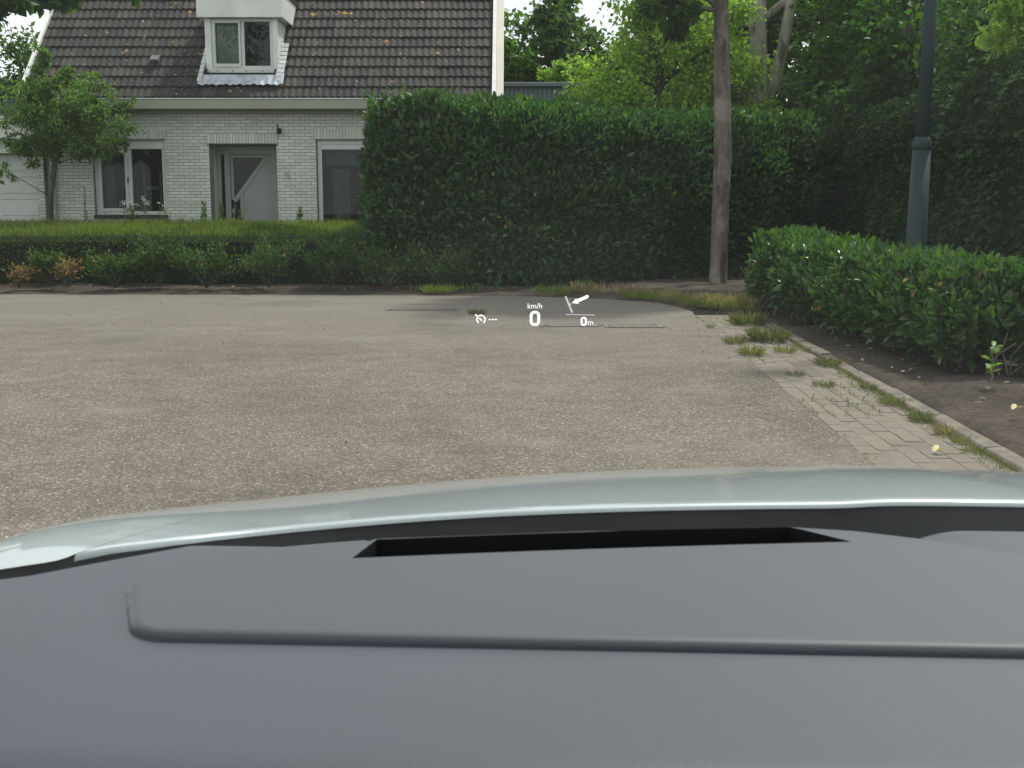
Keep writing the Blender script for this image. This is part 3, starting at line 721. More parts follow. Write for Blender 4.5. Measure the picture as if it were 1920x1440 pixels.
# ------------------------------------------------------------------ plants
def noise_bulge(P, amp, sc, seed): return amp * vnoise(P * sc, seed) + amp * .5 * vnoise(P * sc * 2.7, seed + 1)
def hedge_points(path, prof, n, amp, sc, seed, z0=0., wts=None):
    path = np.array(path, float); seg = np.diff(path, axis=0); sl_ = np.linalg.norm(seg, axis=1)
    prof = np.array(prof, float); ps = np.diff(prof, axis=0); pl_ = np.linalg.norm(ps, axis=1)
    if wts is not None: pl_ = pl_ * np.array(wts)
    si = RNG.choice(len(seg), n, p=sl_ / sl_.sum()); t = RNG.random(n)
    pi_ = RNG.choice(len(ps), n, p=pl_ / pl_.sum()); q = RNG.random(n)
    d = seg[si] / sl_[si][:, None]; nrm = np.stack([d[:, 1], -d[:, 0]], 1)
    base = path[si] + seg[si] * t[:, None]
    io = prof[pi_] + ps[pi_] * q[:, None]
    P = np.stack([base[:, 0] - nrm[:, 0] * io[:, 0], base[:, 1] - nrm[:, 1] * io[:, 0], z0 + io[:, 1]], 1)
    pd = ps[pi_] / np.linalg.norm(ps[pi_], axis=1)[:, None]     # along profile; outward = rotate
    on, oz = pd[:, 1], pd[:, 0]
    N = unit(np.stack([nrm[:, 0] * on, nrm[:, 1] * on, np.maximum(oz, -.3)], 1))
    P = P + N * noise_bulge(P, amp, sc, seed)[:, None]
    return P, N
def hedge_core(name, path, prof, inset, parent, z0=0.):
    path = np.array(path, float); d = unit(np.diff(path, axis=0)); nr = np.stack([d[:, 1], -d[:, 0]], 1); m = len(path)
    zt = max(p[1] for p in prof) - min(inset, .15)
    pr = [(max(a, 0) + inset, min(b, zt)) for a, b in prof]; pr = pr + [(pr[-1][0], 0.0)]; k = len(pr); rings = []
    for i in range(m):
        if i == 0: mv, sh = nr[0], d[0] * inset
        elif i == m - 1: mv, sh = nr[-1], -d[-1] * inset
        else: b = nr[i - 1] + nr[i]; mv = b / (1 + nr[i - 1] @ nr[i]); sh = 0
        rings.append([(*(path[i] + sh - mv * a), z0 + b_) for a, b_ in pr])
    mb = MB(); mb.v = [p for r_ in rings for p in r_]
    mb.f = [tuple(range(k)), tuple(range(m * k - 1, (m - 1) * k - 1, -1))] + [(i * k + j, (i + 1) * k + j, (i + 1) * k + (j + 1) % k, i * k + (j + 1) % k) for i in range(m - 1) for j in range(k)]
    return mb.build(name, M['twig'], parent)
def hedge(name, label, cat, path, prof, n, leaf, mat, amp=.10, sc=.9, seed=1, kind='laurel', ratio=.42, z0=0., depth=.18, up=.5, spread=.75, inset=.16, wts=None, zs=None, group=None, xs=None):
    t = thing(name, label, cat, (float(path[0][0]), float(path[0][1]), 0), 0, group)
    P, N = hedge_points(path, prof, n, amp, sc, seed, z0, wts)
    P = P - N * (RNG.random(n)[:, None] ** 1.5) * depth
    if zs is not None: P[:, 2] *= zs(P[:, 1])
    if xs is not None: P[:, 2] *= xs(P)
    A = N * .55 + np.array([0, 0, up]) + rv(n) * spread * .6
    Nn = N * .5 + np.array([0, 0, .7]) + rv(n) * .45
    L = leaf * RNG.uniform(.65, 1.25, n)
    off = np.array([path[0][0], path[0][1], 0.])
    fo = link('foliage', leaf_mesh('foliage', P - off, A, Nn, L, mat, kind, ratio), t)
    c = hedge_core('branchwork', np.array(path) - off[:2], prof, inset, t, z0)
    return t, fo
# the tall laurel hedge
TP = [(-2.28, 20.4), (-2.38, 19.0), (.4, 18.9), (3.2, 20.3), (6.1, 22.2), (9.5, 24.0)]
TPR = [(.10, .05), (.0, .6), (-.04, 1.4), (.02, 2.15), (.16, 2.55), (.45, 2.80), (1.3, 2.86)]
th_, _ = hedge('laurel_hedge', 'tall dark cherry laurel hedge hiding the right side of the white house', 'hedge', TP, TPR, 44000, .14, M['laurel'], amp=.25, sc=.75, seed=5, depth=.26, inset=.24, zs=None, xs=lambda P: 1 + .035 * vnoise(P * [.8, .8, 0], 41) + .02 * vnoise(P * [2.5, 2.5, 0], 42))
# shoots standing out of the top
def shoots(parent, path, z, n, mat, hgt=.28, inw=.5, leaf=.11, seed=0, off=(0, 0, 0), zs=None):
    path = np.array(path, float); P = []; A = []; Nn = []
    seg = np.diff(path, axis=0); sl_ = np.linalg.norm(seg, axis=1)
    for _ in range(n):
        i = RNG.choice(len(seg), p=sl_ / sl_.sum()); q = path[i] + seg[i] * RNG.random()
        d = seg[i] / sl_[i]; nr = np.array([d[1], -d[0]]); q = q - nr * RNG.uniform(.05, inw)
        hh = hgt * RNG.uniform(.25, 1.0) ** 1.3 * 1.4; lean = RNG.normal(size=2) * .12
        for k in range(8):
            f = (k + 1) / 8; a = k * 2.4 + RNG.random()
            P.append((q[0] + lean[0] * f, q[1] + lean[1] * f, z + hh * f - .05)); out = np.array([math.cos(a), math.sin(a), .9 + f])
            A.append(out); Nn.append((-math.cos(a) * .8, -math.sin(a) * .8, 1.0))
    P = np.array(P)
    if zs is not None: P[:, 2] *= zs(P[:, 1])
    P = P - np.array(off)
    return tag(link('shoots', leaf_mesh('shoots', P, np.array(A) + rv(len(P)) * .2, np.array(Nn), leaf * RNG.uniform(.7, 1.2, len(P)), mat, 'laurel', .36), parent), kind='stuff')
shoots(th_, TP[1:], 2.66, 260, M['laurel_top'], .30, .75, .12, off=(TP[0][0], TP[0][1], 0))
shoots(th_, [TP[1], (-.6, 18.93)], 2.78, 60, M['laurel_top'], .30, .5, .12, off=(TP[0][0], TP[0][1], 0))
yl = 60; P, N = hedge_points(TP[1:], TPR[:4], yl, .1, 1.1, 5); N2 = N + rv(yl) * .5
link('yellow_leaves', leaf_mesh('yellow_leaves', P + N * .03 - np.array([TP[0][0], TP[0][1], 0]), np.array([0, 0, -1]) + N * .4 + rv(yl) * .4, N2, .09, M['leaf_old'], 'laurel', .45), th_)

# ivy clad hedge along the right side
IP = [(6.2, 22.6), (5.75, 17.5), (5.45, 13.0), (5.25, 8.0)]
IPR = [(.05, .25), (0, 1.0), (-.03, 2.0), (.05, 2.7), (.3, 2.95), (1.2, 2.9)]
ih, _ = hedge('ivy_hedge', 'tall shaded ivy covered hedge running along the right edge behind the lamp post', 'hedge', IP, IPR, 26000, .085, M['ivy'], amp=.13, sc=1.4, seed=9, ratio=.8, depth=.12, up=-.2, kind='laurel', spread=.7)

# low laurel hedge at the right
LP = [(3.70, 15.05), (3.02, 15.0), (3.00, 12.6), (3.13, 10.6), (3.27, 8.75), (4.45, 8.30)]
LPR = [(.10, .06), (.0, .20), (-.05, .40), (.03, .58), (.18, .72), (.38, .78), (.62, .78)]
LZ = lambda y: np.interp(y, [8.3, 10.5, 15], [.90, .97, 1.12])
lh, _ = hedge('laurel_hedge', 'low glossy laurel hedge beside the kerb in front of the lamp post', 'hedge', LP, LPR, 10500, .118, M['laurel_lit'], amp=.10, sc=1.7, seed=21, depth=.12, up=.7, ratio=.40, inset=.19, z0=.06, zs=LZ)
lo = np.array([LP[0][0], LP[0][1], 0.])
shoots(lh, LP[1:], .77, 420, M['laurel_lit'], .13, .75, .11, off=tuple(lo), zs=LZ)
# single large leaves of the near end, each one its own object
me_l = [leaf_mesh('leaf', np.zeros((1, 3)), np.array([[1., 0, 0]]), np.array([[0, .12 * k, 1.]]), 1.0, M['laurel_lit'], 'laurel', .38 + .03 * k, .25) for k in (-1, 0, 1, 2)]
mm = M['laurel_lit'].copy(); mm.name = 'laurel_leaf_single'; t_ = mm.node_tree
for n_ in [n for n in t_.nodes if n.type == 'NEW_GEOMETRY']:
    for l in list(n_.outputs['Random Per Island'].links):
        oi = t_.nodes.new('ShaderNodeObjectInfo'); t_.links.new(oi.outputs['Random'], l.to_socket)
for m_ in me_l: m_.materials.clear(); m_.materials.append(mm)
P, N = hedge_points(LP[3:], LPR, 240, .10, 1.7, 21, .06); P[:, 2] *= LZ(P[:, 1])
A = unit(N * .6 + np.array([0, 0, .5]) + rv(240) * .4)
for i in range(240):
    o = link('leaf', me_l[i % 4], lh)
    a = Vector(A[i]); n_ = Vector(N[i] * .5 + np.array([0, 0, .8]) + RNG.normal(size=3) * .35); y_ = n_.cross(a).normalized(); z_ = a.cross(y_)
    mw = Matrix((a, y_, z_)).transposed().to_4x4(); L_ = .10 * RNG.uniform(.8, 1.35)
    o.matrix_local = Matrix.Translation(Vector(P[i] + N[i] * .015 - lo)) @ mw @ Matrix.Scale(L_, 4)
yl = 26; P, N = hedge_points(LP[1:], LPR[1:5], yl, .10, 1.7, 21, .06)
link('faded_leaves', leaf_mesh('faded_leaves', P + N * .03 - lo, np.array([0, 0, -.8]) + N * .5 + rv(yl) * .4, N + rv(yl) * .4, .075, M['leaf_old'], 'laurel', .45), lh)
st = MB()
for i in range(70):
    q = RNG.random(); y = 8.5 + 6.3 * RNG.random(); x = np.interp(y, [8.5, 10.6, 12.6, 15], [3.36, 3.2, 3.06, 3.05]) + RNG.uniform(.1, .45)
    a = np.array([x, y, .03]); b_ = a + np.array([RNG.normal() * .12 - .08, RNG.normal() * .12, RNG.uniform(.25, .45)])
    st.tube([a - lo, (a + b_) / 2 + rv(1)[0] * .02 - lo, b_ - lo], [.010, .008, .005], 5)
for i in range(26):
    x = RNG.uniform(3.5, 4.5); a = np.array([x, 8.62, .05]); b_ = a + np.array([RNG.normal() * .15, -.2 + RNG.normal() * .05, RNG.uniform(.2, .4)])
    st.tube([a - lo, (a + b_) / 2 + rv(1)[0] * .03 - lo, b_ - lo], [.010, .008, .004], 5)
tag(st.build('stems', M['bark'], lh), kind='stuff')

# clipped low hedge at the left with a sloping grassy top
HP = [(-14.5, 19.25), (-2.42, 19.2), (-2.34, 20.4)]
HPR = [(.16, .05), (.06, .4), (.0, .74), (.10, .84), (.9, .93), (1.9, 1.03), (2.1, .9)]
ch, _ = hedge('clipped_hedge', 'low clipped hedge before the white house, sunlit on top and dark in front', 'hedge', HP, HPR, 52000, .055, M['yew'], amp=.035, sc=1.6, seed=31, kind='diamond', ratio=.36, depth=.10, up=.9, spread=.8, inset=.11, wts=[1, 1, 1.6, 1.6, 1.6, 1])
n = 15000
P = np.stack([RNG.uniform(-13, -2.75, n), RNG.uniform(19.3, 21.3, n), np.zeros(n)], 1); P[:, 2] = np.interp(P[:, 1], [19.2, 19.35, 20.15, 21.15], [.80, .86, .95, 1.04]) + .035 * vnoise(P * 1.6, 31) - .02
tg = link('grass', leaf_mesh('grass', P - np.array([HP[0][0], HP[0][1], 0]), np.array([0, 0, 1.]) + rv(n) * .33, rv(n), RNG.uniform(.04, .15, n), M['grass'], 'diamond', .10), ch)
tag(tg, kind='stuff')
lawn = MB().grid(lambda a, b: (-14.5 + 14 * a, 21.2 + 1.4 * b, .16 + .02 * math.sin(a * 30)), 20, 3).build('lawn', M['ground']); tag(lawn, 'front garden strip along the foot of the white house', kind='structure')
# tall weeds standing behind the hedge
WEEDS = [(-7.83, 21.7, 1.66, 'thin pale tall weed standing between the small tree and the wide window'), (-6.98, 21.7, 1.33, 'short light green weed in front of the wide window mullion'),
         (-5.72, 21.9, 1.40, 'broad yellow green weed at the left edge of the porch'), (-5.37, 21.8, 1.42, 'bushy light green weed standing below the door handle'),
         (-3.92, 21.8, 1.32, 'small pale weed against the brickwork between door and right window'), (-3.17, 21.6, 1.36, 'yellow green weed spike in front of the curtained right window'),
         (-5.05, 21.9, 1.24, 'low grey green weed in front of the door panel')]
for x, y, zt, lab in WEEDS:
    t = thing('weed', lab, 'weed', (x, y, .16), 0, 'tall weeds along the house front')
    MB().tube([(0, 0, 0), (.01, 0, (zt - .16) * .6), (.03, 0, zt - .18)], [.012, .009, .004], 5).build('stem', M['weed'], t)
    n = 220 if 'thin' not in lab else 130; f = RNG.random(n); a = RNG.random(n) * 6.28; hgt = zt - .16
    rr = (.10 if 'thin' in lab or 'spike' in lab else .17) * (1 - f * .65)
    P = np.stack([.03 * f + np.cos(a) * rr * .2, np.sin(a) * rr * .2, hgt * (.3 + .7 * f)], 1)
    A = np.stack([np.cos(a), np.sin(a), .5 + f], 1)
    link('leaves', leaf_mesh('leaves', P, A + rv(n) * .2, np.array([0, 0, 1.]) + rv(n) * .4, rr * RNG.uniform(.5, 1.1, n), M['weed'], 'diamond', .34), t)
FL = [(-6.72, 21.6, 1.50, 'white flowering stem at the right end of the wide window'), (-7.02, 21.6, 1.42, 'white flowering stem in front of the inner shelf'), (-6.35, 21.6, 1.40, 'pale flowering stem against the brickwork right of the wide window')]
wf = simple('petal', (.75, .75, .72), .6)
for x, y, zt, lab in FL:
    t = thing('flowering_plant', lab, 'flower', (x, y, .16), 0, 'white flowers along the house front'); st = MB(); pm_ = MB()
    for k in range(5):
        dx, dz = RNG.normal() * .07, -abs(RNG.normal()) * .10; st.tube([(0, 0, 0), (dx * .4, 0, (zt - .16 + dz) * .6), (dx, .02, zt - .16 + dz)], .004, 4)
        for j in range(9):
            a = j * .7; c = np.array([dx + RNG.normal() * .018, .02, zt - .16 + dz + RNG.normal() * .02]); pm_.add([c, c + [.02 * math.cos(a), -.01, .02 * math.sin(a)], c + [.02 * math.cos(a + .8), -.012, .02 * math.sin(a + .8)]], [(0, 1, 2)])
    st.build('stem', M['weed'], t); pm_.build('petals', wf, t)
    n = 50; f = RNG.random(n); a = RNG.random(n) * 6.28
    link('leaves', leaf_mesh('leaves', np.stack([RNG.normal(size=n) * .03, RNG.normal(size=n) * .03, (zt - .2) * (.55 + .4 * f)], 1), np.stack([np.cos(a), np.sin(a), .6 + 0 * a], 1), rv(n) + [0, 0, 1], .06, M['weed'], 'diamond', .4), t)

# shrubs in front of the clipped hedge
SHR = [(-7.30, 18.6, .42, .26, 0, 'small dark green shrub between the two withered orange ones'), (-6.95, 18.35, .34, .20, 1, 'half withered orange shrub just left of the low wide green one'),
       (-6.15, 18.2, .46, .38, 0, 'low wide green shrub right of the withered orange ones'), (-5.55, 18.5, .64, .36, 0, 'taller open shrub with yellowish shoots in the left half of the row'),
       (-4.75, 18.25, .56, .44, 0, 'dense mid green shrub with thin upright sprigs in the middle of the row'), (-3.80, 18.35, .62, .46, 0, 'rounded bluish green shrub below the porch'),
       (-2.85, 18.4, .60, .45, 0, 'dense shrub at the right end of the clipped hedge'), (-1.95, 18.3, .58, .46, 0, 'dark shrub in front of the tall hedge corner'),
       (-1.05, 18.35, .50, .45, 0, 'shaded low shrub at the foot of the tall hedge, farthest right'), (-7.62, 18.15, .28, .15, 1, 'dry orange brown sprig at the very left end of the shrub row')]
for x, y, hh, r_, dead, lab in SHR:
    t = thing('shrub', lab, 'shrub', (x, y, .10), 0, 'shrubs lined up at the far edge of the asphalt')
    st = MB(); P = []; A = []
    for k in range(9 if dead else 20):
        a = RNG.random() * 6.28; tip = np.array([math.cos(a) * r_ * 1.15 * RNG.uniform(.3, 1.05), math.sin(a) * r_ * RNG.uniform(.4, 1.), hh * RNG.uniform(.45, 1.08)])
        mid = tip * np.array([.45, .45, .55]); st.tube([(0, 0, -.03), mid, tip], [.014, .009, .004], 5)
        for j in range(34 if dead else 70):
            f = RNG.uniform(.35, 1.03); q = (mid + (tip - mid) * (f - .3) / .7); P.append(q + RNG.normal(size=3) * .055); A.append(tip * .6 + np.array([0, 0, hh * .3]) + RNG.normal(size=3) * .28)
    tag(st.build('stems', M['bark_dark'], t), kind='stuff'); P = np.array(P); P[:, 2] = np.maximum(P[:, 2], .04); n = len(P)
    link('leaves', leaf_mesh('leaves', P, np.array(A), np.array([0, 0, 1.]) + rv(n) * .5, .085 * RNG.uniform(.6, 1.2, n), M['shrub_dead'] if dead else M['shrub'], 'diamond', .40), t)
    if not dead and x < -7:
        link('withered_leaves', leaf_mesh('withered_leaves', P[:150] * .9, rv(150), rv(150) + [0, 0, 1], .08, M['shrub_dead'], 'diamond', .4), t)

# ------------------------------------------------------------------ trees
def tree(name, label, base, trunk, rad, crowns, leaf, mat, bark, group=None, kind='diamond', ratio=.55, limbs=True, sig=.16, droop=.25, cl=1.0, lr=1.0):
    """trunk: list of offsets; crowns: (centre, radii, leaves)"""
    t = thing(name, label, 'tree', base, 0, group)
    tb = MB(); tb.tube(trunk, rad, 12)
    tr = tb.build('trunk', bark, t, smooth=True)
    lb = MB(); Ps = []; Cs = []
    tp = [Vector(p) for p in trunk]
    for (c, r, n) in crowns:
        c = np.array(c, float); r = np.array(r, float); k = max(8, int(n / 75 * cl))
        cc = unit(rv(k)) * (RNG.random((k, 1)) ** .42) * r + c
        sg = sig * float(r.mean())
        idx = RNG.integers(0, k, n)
        p = cc[idx] + rv(n) * sg * np.array([1, 1, .7])
        Ps.append(p); Cs.append(np.broadcast_to(c, p.shape))
        if limbs:
            near = min(tp[1:], key=lambda q: (q - Vector(c)).length if q.z <= c[2] + .1 else 1e3 + q.z)
            mid = near.lerp(Vector(c), .55) + Vector((0, 0, .1 * r[2])); r0 = min(rad[-1] * .9, .09 * float(r.mean()) + .02) * lr
            lb.tube([near, mid, Vector(c)], [r0, r0 * .75, r0 * .5], 6)
            for q in cc[RNG.choice(k, min(k, 14), replace=False)]:
                lb.tube([mid.lerp(Vector(c), RNG.random()), Vector(c).lerp(Vector(q), .5) + Vector((0, 0, .05)), Vector(q)], [r0 * .4, r0 * .25, r0 * .1], 5)
    P = np.concatenate(Ps); C = np.concatenate(Cs); n = len(P)
    if lb.v: lb.build('limbs', bark, t, smooth=True)
    out = unit(P - C)
    A = out * .5 + rv(n) * .6 - np.array([0, 0, droop]); N = out * .35 + np.array([0, 0, .75]) + rv(n) * .5
    link('crown', leaf_mesh('crown', P, A, N, leaf * RNG.uniform(.65, 1.3, n), mat, kind, ratio), t)
    return t
# young fruit tree by the garage (base 21.7)
tree('fruit_tree', 'small leaning young tree between garage door and wide window', (-8.47, 21.75, .15),
     [(0, 0, -.2), (-.03, 0, .6), (.02, 0, 1.35), (.13, 0, 1.95), (.34, .02, 2.35), (.42, 0, 2.9)], [.085, .062, .055, .05, .035, .02],
     [((.30, 0, 2.95), (1.0, .7, .54), 3700), ((.62, .05, 2.5), (.95, .6, .44), 2600), ((-.12, 0, 3.15), (.50, .4, .42), 1350), ((1.0, 0, 2.8), (.66, .5, .42), 1500), ((-.35, 0, 2.2), (.42, .4, .30), 650),
      ((-.02, 0, 3.80), (.13, .1, .55), 420), ((.45, 0, 3.55), (.2, .2, .30), 420), ((.95, 0, 3.35), (.24, .2, .30), 360), ((1.55, 0, 2.95), (.25, .2, .16), 200), ((-.75, -.1, 1.8), (.25, .2, .22), 190), ((-.15, .05, 2.5), (.65, .4, .42), 1200), ((1.15, -.1, 2.15), (.48, .3, .24), 800)],
     .078, M['fruit'], M['bark_dark'], sig=.15, ratio=.5, lr=.5)
# street tree whose trunk stands before the hedge
tree('street_tree', 'straight grey brown street tree trunk standing before the tall hedge', (3.37, 19.2, .08),
     [(0, 0, -.2), (-.01, 0, .0), (.0, 0, .4), (0, 0, 1.2), (.02, 0, 2.0), (.0, 0, 2.6), (-.03, 0, 3.4), (-.07, 0, 4.3), (-.10, 0, 5.5), (-.05, 0, 7.0), (0, 0, 8.5)], [.165, .150, .142, .136, .142, .136, .128, .118, .105, .09, .05],
     [((-.2, 0, 6.6), (1.9, 1.9, 1.5), 5200), ((.3, .3, 8.3), (1.5, 1.5, 1.2), 2600), ((1.4, .2, 6.0), (1.2, 1.2, .9), 1800), ((-1.0, -.2, 4.28), (.52, .6, .42), 620), ((-.75, -.1, 4.75), (.50, .5, .4), 420), ((-1.5, 0, 5.9), (1.1, 1.1, .7), 1300)],
     .17, M['deep'], M['bark'], ratio=.75, sig=.13)
st_ = [o for o in bpy.data.objects if o.name.startswith('street_tree')][0]
for kz, ka, kr in ((1.55, -2.2, .05), (2.12, -.9, .062), (2.75, -2.6, .05), (3.35, -2.0, .05), (2.35, -2.7, .035), (.75, -1.9, .04)):
    kb = MB(); rr = .132
    kb.grid(lambda a, b: (math.cos(ka) * (rr + .022 * (1 - b * b) - .02) - math.sin(ka) * kr * b * math.cos(a * 6.2832), math.sin(ka) * (rr + .022 * (1 - b * b) - .02) + math.cos(ka) * kr * b * math.cos(a * 6.2832), kz + kr * 1.5 * b * math.sin(a * 6.2832)), 12, 4)
    kb.build('bark_knot', M['bark_dark'], st_, smooth=True)
# overhanging tree at the left, trunk outside the picture
tree('maple_tree', 'leafy branch tips of a tree hanging into the top left corner', (-9.3, 14.5, .0),
     [(0, 0, -.2), (.05, 0, 1.5), (.0, 0, 3.2), (.2, 0, 5.0), (.2, 0, 7)], [.22, .18, .16, .12, .05],
     [((.3, 0, 6.2), (2.6, 2.3, 1.5), 5200), ((2.3, 0, 4.95), (1.3, 1.2, .55), 1600), ((3.45, -.1, 3.74), (.34, .3, .16), 330), ((3.15, 0, 4.0), (.4, .4, .25), 380), ((3.15, -.2, 3.50), (.14, .15, .12), 90), ((4.05, 0, 3.82), (.45, .3, .12), 260), ((4.6, .1, 3.84), (.2, .2, .07), 60)],
     .125, M['deep'], M['bark_dark'], ratio=.8, sig=.15)
# far left beyond the garage
tree('garden_tree', 'green tree behind the garage at the left picture edge', (-15.2, 36, 0), [(0, 0, 0), (0, 0, 2), (.2, 0, 4.5)], [.2, .16, .08],
     [((.2, 0, 4.6), (1.6, 1.5, 1.9), 3200), ((1.1, -.3, 3.6), (1.0, 1, 1.4), 1700), ((-1.4, 0, 6.4), (1.3, 1.2, 2.0), 1700), ((.8, -.2, 5.3), (.7, .7, .7), 500)], .2, M['far'], M['bark_dark'], 'trees behind the house')
# dark round tree and neighbours behind the barn
tree('round_tree', 'dark round crowned tree rising behind the grey green barn', (1.7, 46, 0), [(0, 0, 0), (0, 0, 3), (0, 0, 6)], [.35, .3, .15],
     [((.1, 0, 6.6), (1.9, 1.7, 2.4), 5200), ((-1.2, 0, 5.6), (1.3, 1.3, 1.8), 2300), ((1.6, .2, 6.3), (1.6, 1.4, 1.9), 3000), ((.2, -.4, 8.4), (1.1, 1, .8), 900)], .30, M['far'], M['bark_dark'], 'trees behind the house', ratio=.6)
tree('garden_tree', 'lighter green tree beside the right gable of the house', (-.9, 44, 0), [(0, 0, 0), (0, 0, 3), (0, 0, 5)], [.3, .22, .1],
     [((.3, 0, 6.3), (1.2, 1.2, 2.0), 3000), ((.9, -.2, 4.6), (.9, .9, 1.0), 1200)], .26, M['mid'], M['bark_dark'], 'trees behind the house')
tree('garden_tree', 'small light bush tree just above the barn roof', (1.35, 41.5, 0), [(0, 0, 0), (0, 0, 3), (0, 0, 5)], [.12, .1, .05],
     [((0, -.2, 5.6), (.75, .7, .75), 1300)], .2, M['bright'], M['bark_dark'], 'trees behind the house')
# bright sunlit tree
tree('acer_tree', 'bright yellow green sunlit tree behind the tall hedge left of the street tree', (3.2, 27, 0), [(0, 0, 0), (0, 0, 2), (.1, 0, 4), (.2, 0, 7)], [.16, .13, .1, .05],
     [((-.7, 0, 4.0), (1.25, 1.1, 1.2), 3459), ((.7, .2, 4.4), (1.3, 1.2, 1.5), 4036), ((-1.1, -.2, 3.1), (.85, .8, .8), 1633), ((.3, -.3, 3.1), (1.3, 1, .8), 2306), ((1.6, 0, 5.0), (1.0, 1, 1.3), 2114), ((-.3, 0, 6.2), (1.2, 1.0, .9), 2210), ((-.2, .2, 5.4), (.9, .9, .9), 1441), ((1.9, -.2, 3.3), (.9, .8, .9), 1537)],
     .115, M['bright'], M['bark_dark'], ratio=.7, sig=.17, droop=.5)
# plane tree with two pale stems
tp_ = tree('plane_tree', 'pale barked tree forking into two stems right of the street tree', (5.85, 28.5, 0), [(0, 0, 0), (0, 0, 2.2), (-.02, 0, 4.2), (-.08, 0, 5.6), (-.1, 0, 8)], [.30, .27, .235, .20, .14],
     [((1.6, .8, 9.0), (1.8, 1.6, 1.3), 2200), ((2.8, .3, 7.5), (1.6, 1.8, 1.3), 2400), ((-.75, -.1, 4.3), (.6, .6, .5), 420), ((.1, .9, 5.6), (2.4, .5, 1.1), 1900)],
     .19, M['mid'], M['bark_pale'], ratio=.75)
MB().tube([(.05, -.05, 3.6), (.32, -.08, 4.2), (.50, -.1, 5.0), (.66, -.1, 6.0), (.9, 0, 8)], [.15, .15, .14, .13, .10], 10).build('second_stem', M['bark_pale'], tp_, smooth=True)
# woodland on the right
WOOD = [('dark broad tree directly right of the pale forked tree', (7.6, 25.5, 0), 'deep', [((0, 0, 4.3), (1.5, 1.3, 1.5), 3300), ((-.9, -.5, 3.4), (1.0, .9, .8), 1500), ((.3, 0, 6.3), (1.7, 1.5, 1.5), 3000)]),
        ('leafy mid green tree behind the lamp post, left of its top', (9.0, 29.0, 0), 'mid', [((-.3, 0, 5.6), (1.7, 1.5, 1.5), 3200), ((-1.0, -.3, 4.0), (1.2, 1, 1.0), 1800), ((.8, 0, 7.2), (1.6, 1.5, 1.3), 2400)]),
        ('shaded tree at the right picture edge behind the ivy hedge', (8.3, 19.0, 0), 'deep', [((-.3, 0, 3.9), (1.5, 1.4, 1.1), 3300), ((.5, .5, 5.6), (1.6, 1.5, 1.2), 2500), ((-.9, -1.2, 3.2), (.9, 1.0, .7), 1500)]),
        ('dark tree behind the pale forked stems', (6.2, 32.5, 0), 'deep', [((0, 0, 5.0), (2.0, 1.5, 1.9), 3600), ((2.0, 0, 7.6), (1.5, 1.5, 1.3), 2000), ((-1.2, 0, 3.4), (1.2, 1, 1.0), 1300)]),
        ('deep green tree between lamp post and ivy hedge', (7.3, 22.6, 0), 'deep', [((0, 0, 3.5), (1.2, 1.0, .8), 2500), ((.5, .5, 4.8), (1.3, 1.2, .9), 2000)]),
        ('tall dark tree closing the gap behind the right hedge', (12.5, 30, 0), 'deep', [((-1, 0, 4.5), (2.6, 1.8, 2.2), 4200), ((0, 0, 8), (2.8, 2, 2.0), 3600)])]
for lab, b_, mt_, cr in WOOD:
    tree('woodland_tree', lab, b_, [(0, 0, 0), (.05, 0, 1.6), (0, 0, 3.4), (.1, 0, 6)], [.2, .16, .13, .06], cr, .16, M[mt_], M['bark_dark'], 'trees behind the right hedges', ratio=.65)
tree('woodland_tree', 'bright sunlit foliage tree in the top right corner over the ivy hedge', (7.3, 15.3, 0), [(0, 0, 0), (.0, 0, 1.6), (-.2, 0, 3.0), (-.3, 0, 4.5)], [.12, .1, .08, .04],
     [((-.75, -.3, 3.65), (.8, .7, .62), 3000), ((.1, 0, 4.5), (1.1, 1.0, .8), 2600), ((-1.15, -.2, 4.3), (.55, .5, .35), 700), ((-.7, -1.0, 3.3), (.6, .6, .35), 800)], .12, M['bright'], M['bark_dark'], 'trees behind the right hedges', ratio=.55, droop=.5)
n = 30000
P = np.stack([RNG.uniform(4, 34, n), RNG.uniform(37, 43, n), RNG.uniform(.5, 13.5, n)], 1); P += rv(n) * .3
keep = (vnoise(P * .55, 77) > -.28) | (P[:, 2] < 6.5); P = P[keep]; n = len(P)
wd = link('distant_woods', leaf_mesh('distant_woods', P, rv(n) - [0, 0, .3], rv(n) * .6 + [0, -.4, .7], RNG.uniform(.35, .7, n), M['woods'], 'diamond', .7)); tag(wd, 'dense dark wood closing off the view behind the trees', 'woods', kind='stuff')

# ------------------------------------------------------------------ lamp post
lampp = thing('lamp_post', 'dark green street lamp post with thick base rising behind the low hedge', 'lamp post', (3.92, 11.5, .05)); lampp.rotation_euler = (0, R(.75), 0)
MB().tube([(0, 0, -.1), (0, 0, .6), (0, 0, 1.78)], [.10, .099, .086], 24).build('base_tube', M['pole'], lampp, smooth=True)
MB().tube([(0, 0, 1.781), (0, 0, 1.80), (0, 0, 1.86), (0, 0, 1.885), (0, 0, 1.90)], [.088, .092, .088, .071, .064], 24).build('collar', M['pole'], lampp, smooth=True)
MB().tube([(0, 0, 1.9), (0, 0, 3), (0, 0, 4.6)], [.064, .060, .050], 20).build('pole', M['pole'], lampp, smooth=True)
ln = MB(); ln.tube([(0, 0, 4.6), (0, 0, 4.66)], [.08, .08], 16); lo_ = ln.build('lantern', M['pole'], lampp)
MB().tube([(0, 0, 4.661), (0, 0, 4.95)], [.10, .17], 16).build('lantern_glass', M['lens'], lo_); MB().tube([(0, 0, 4.951), (0, 0, 4.99), (0, 0, 5.10)], [.24, .24, .03], 16).build('lantern_cap', M['pole'], lo_)

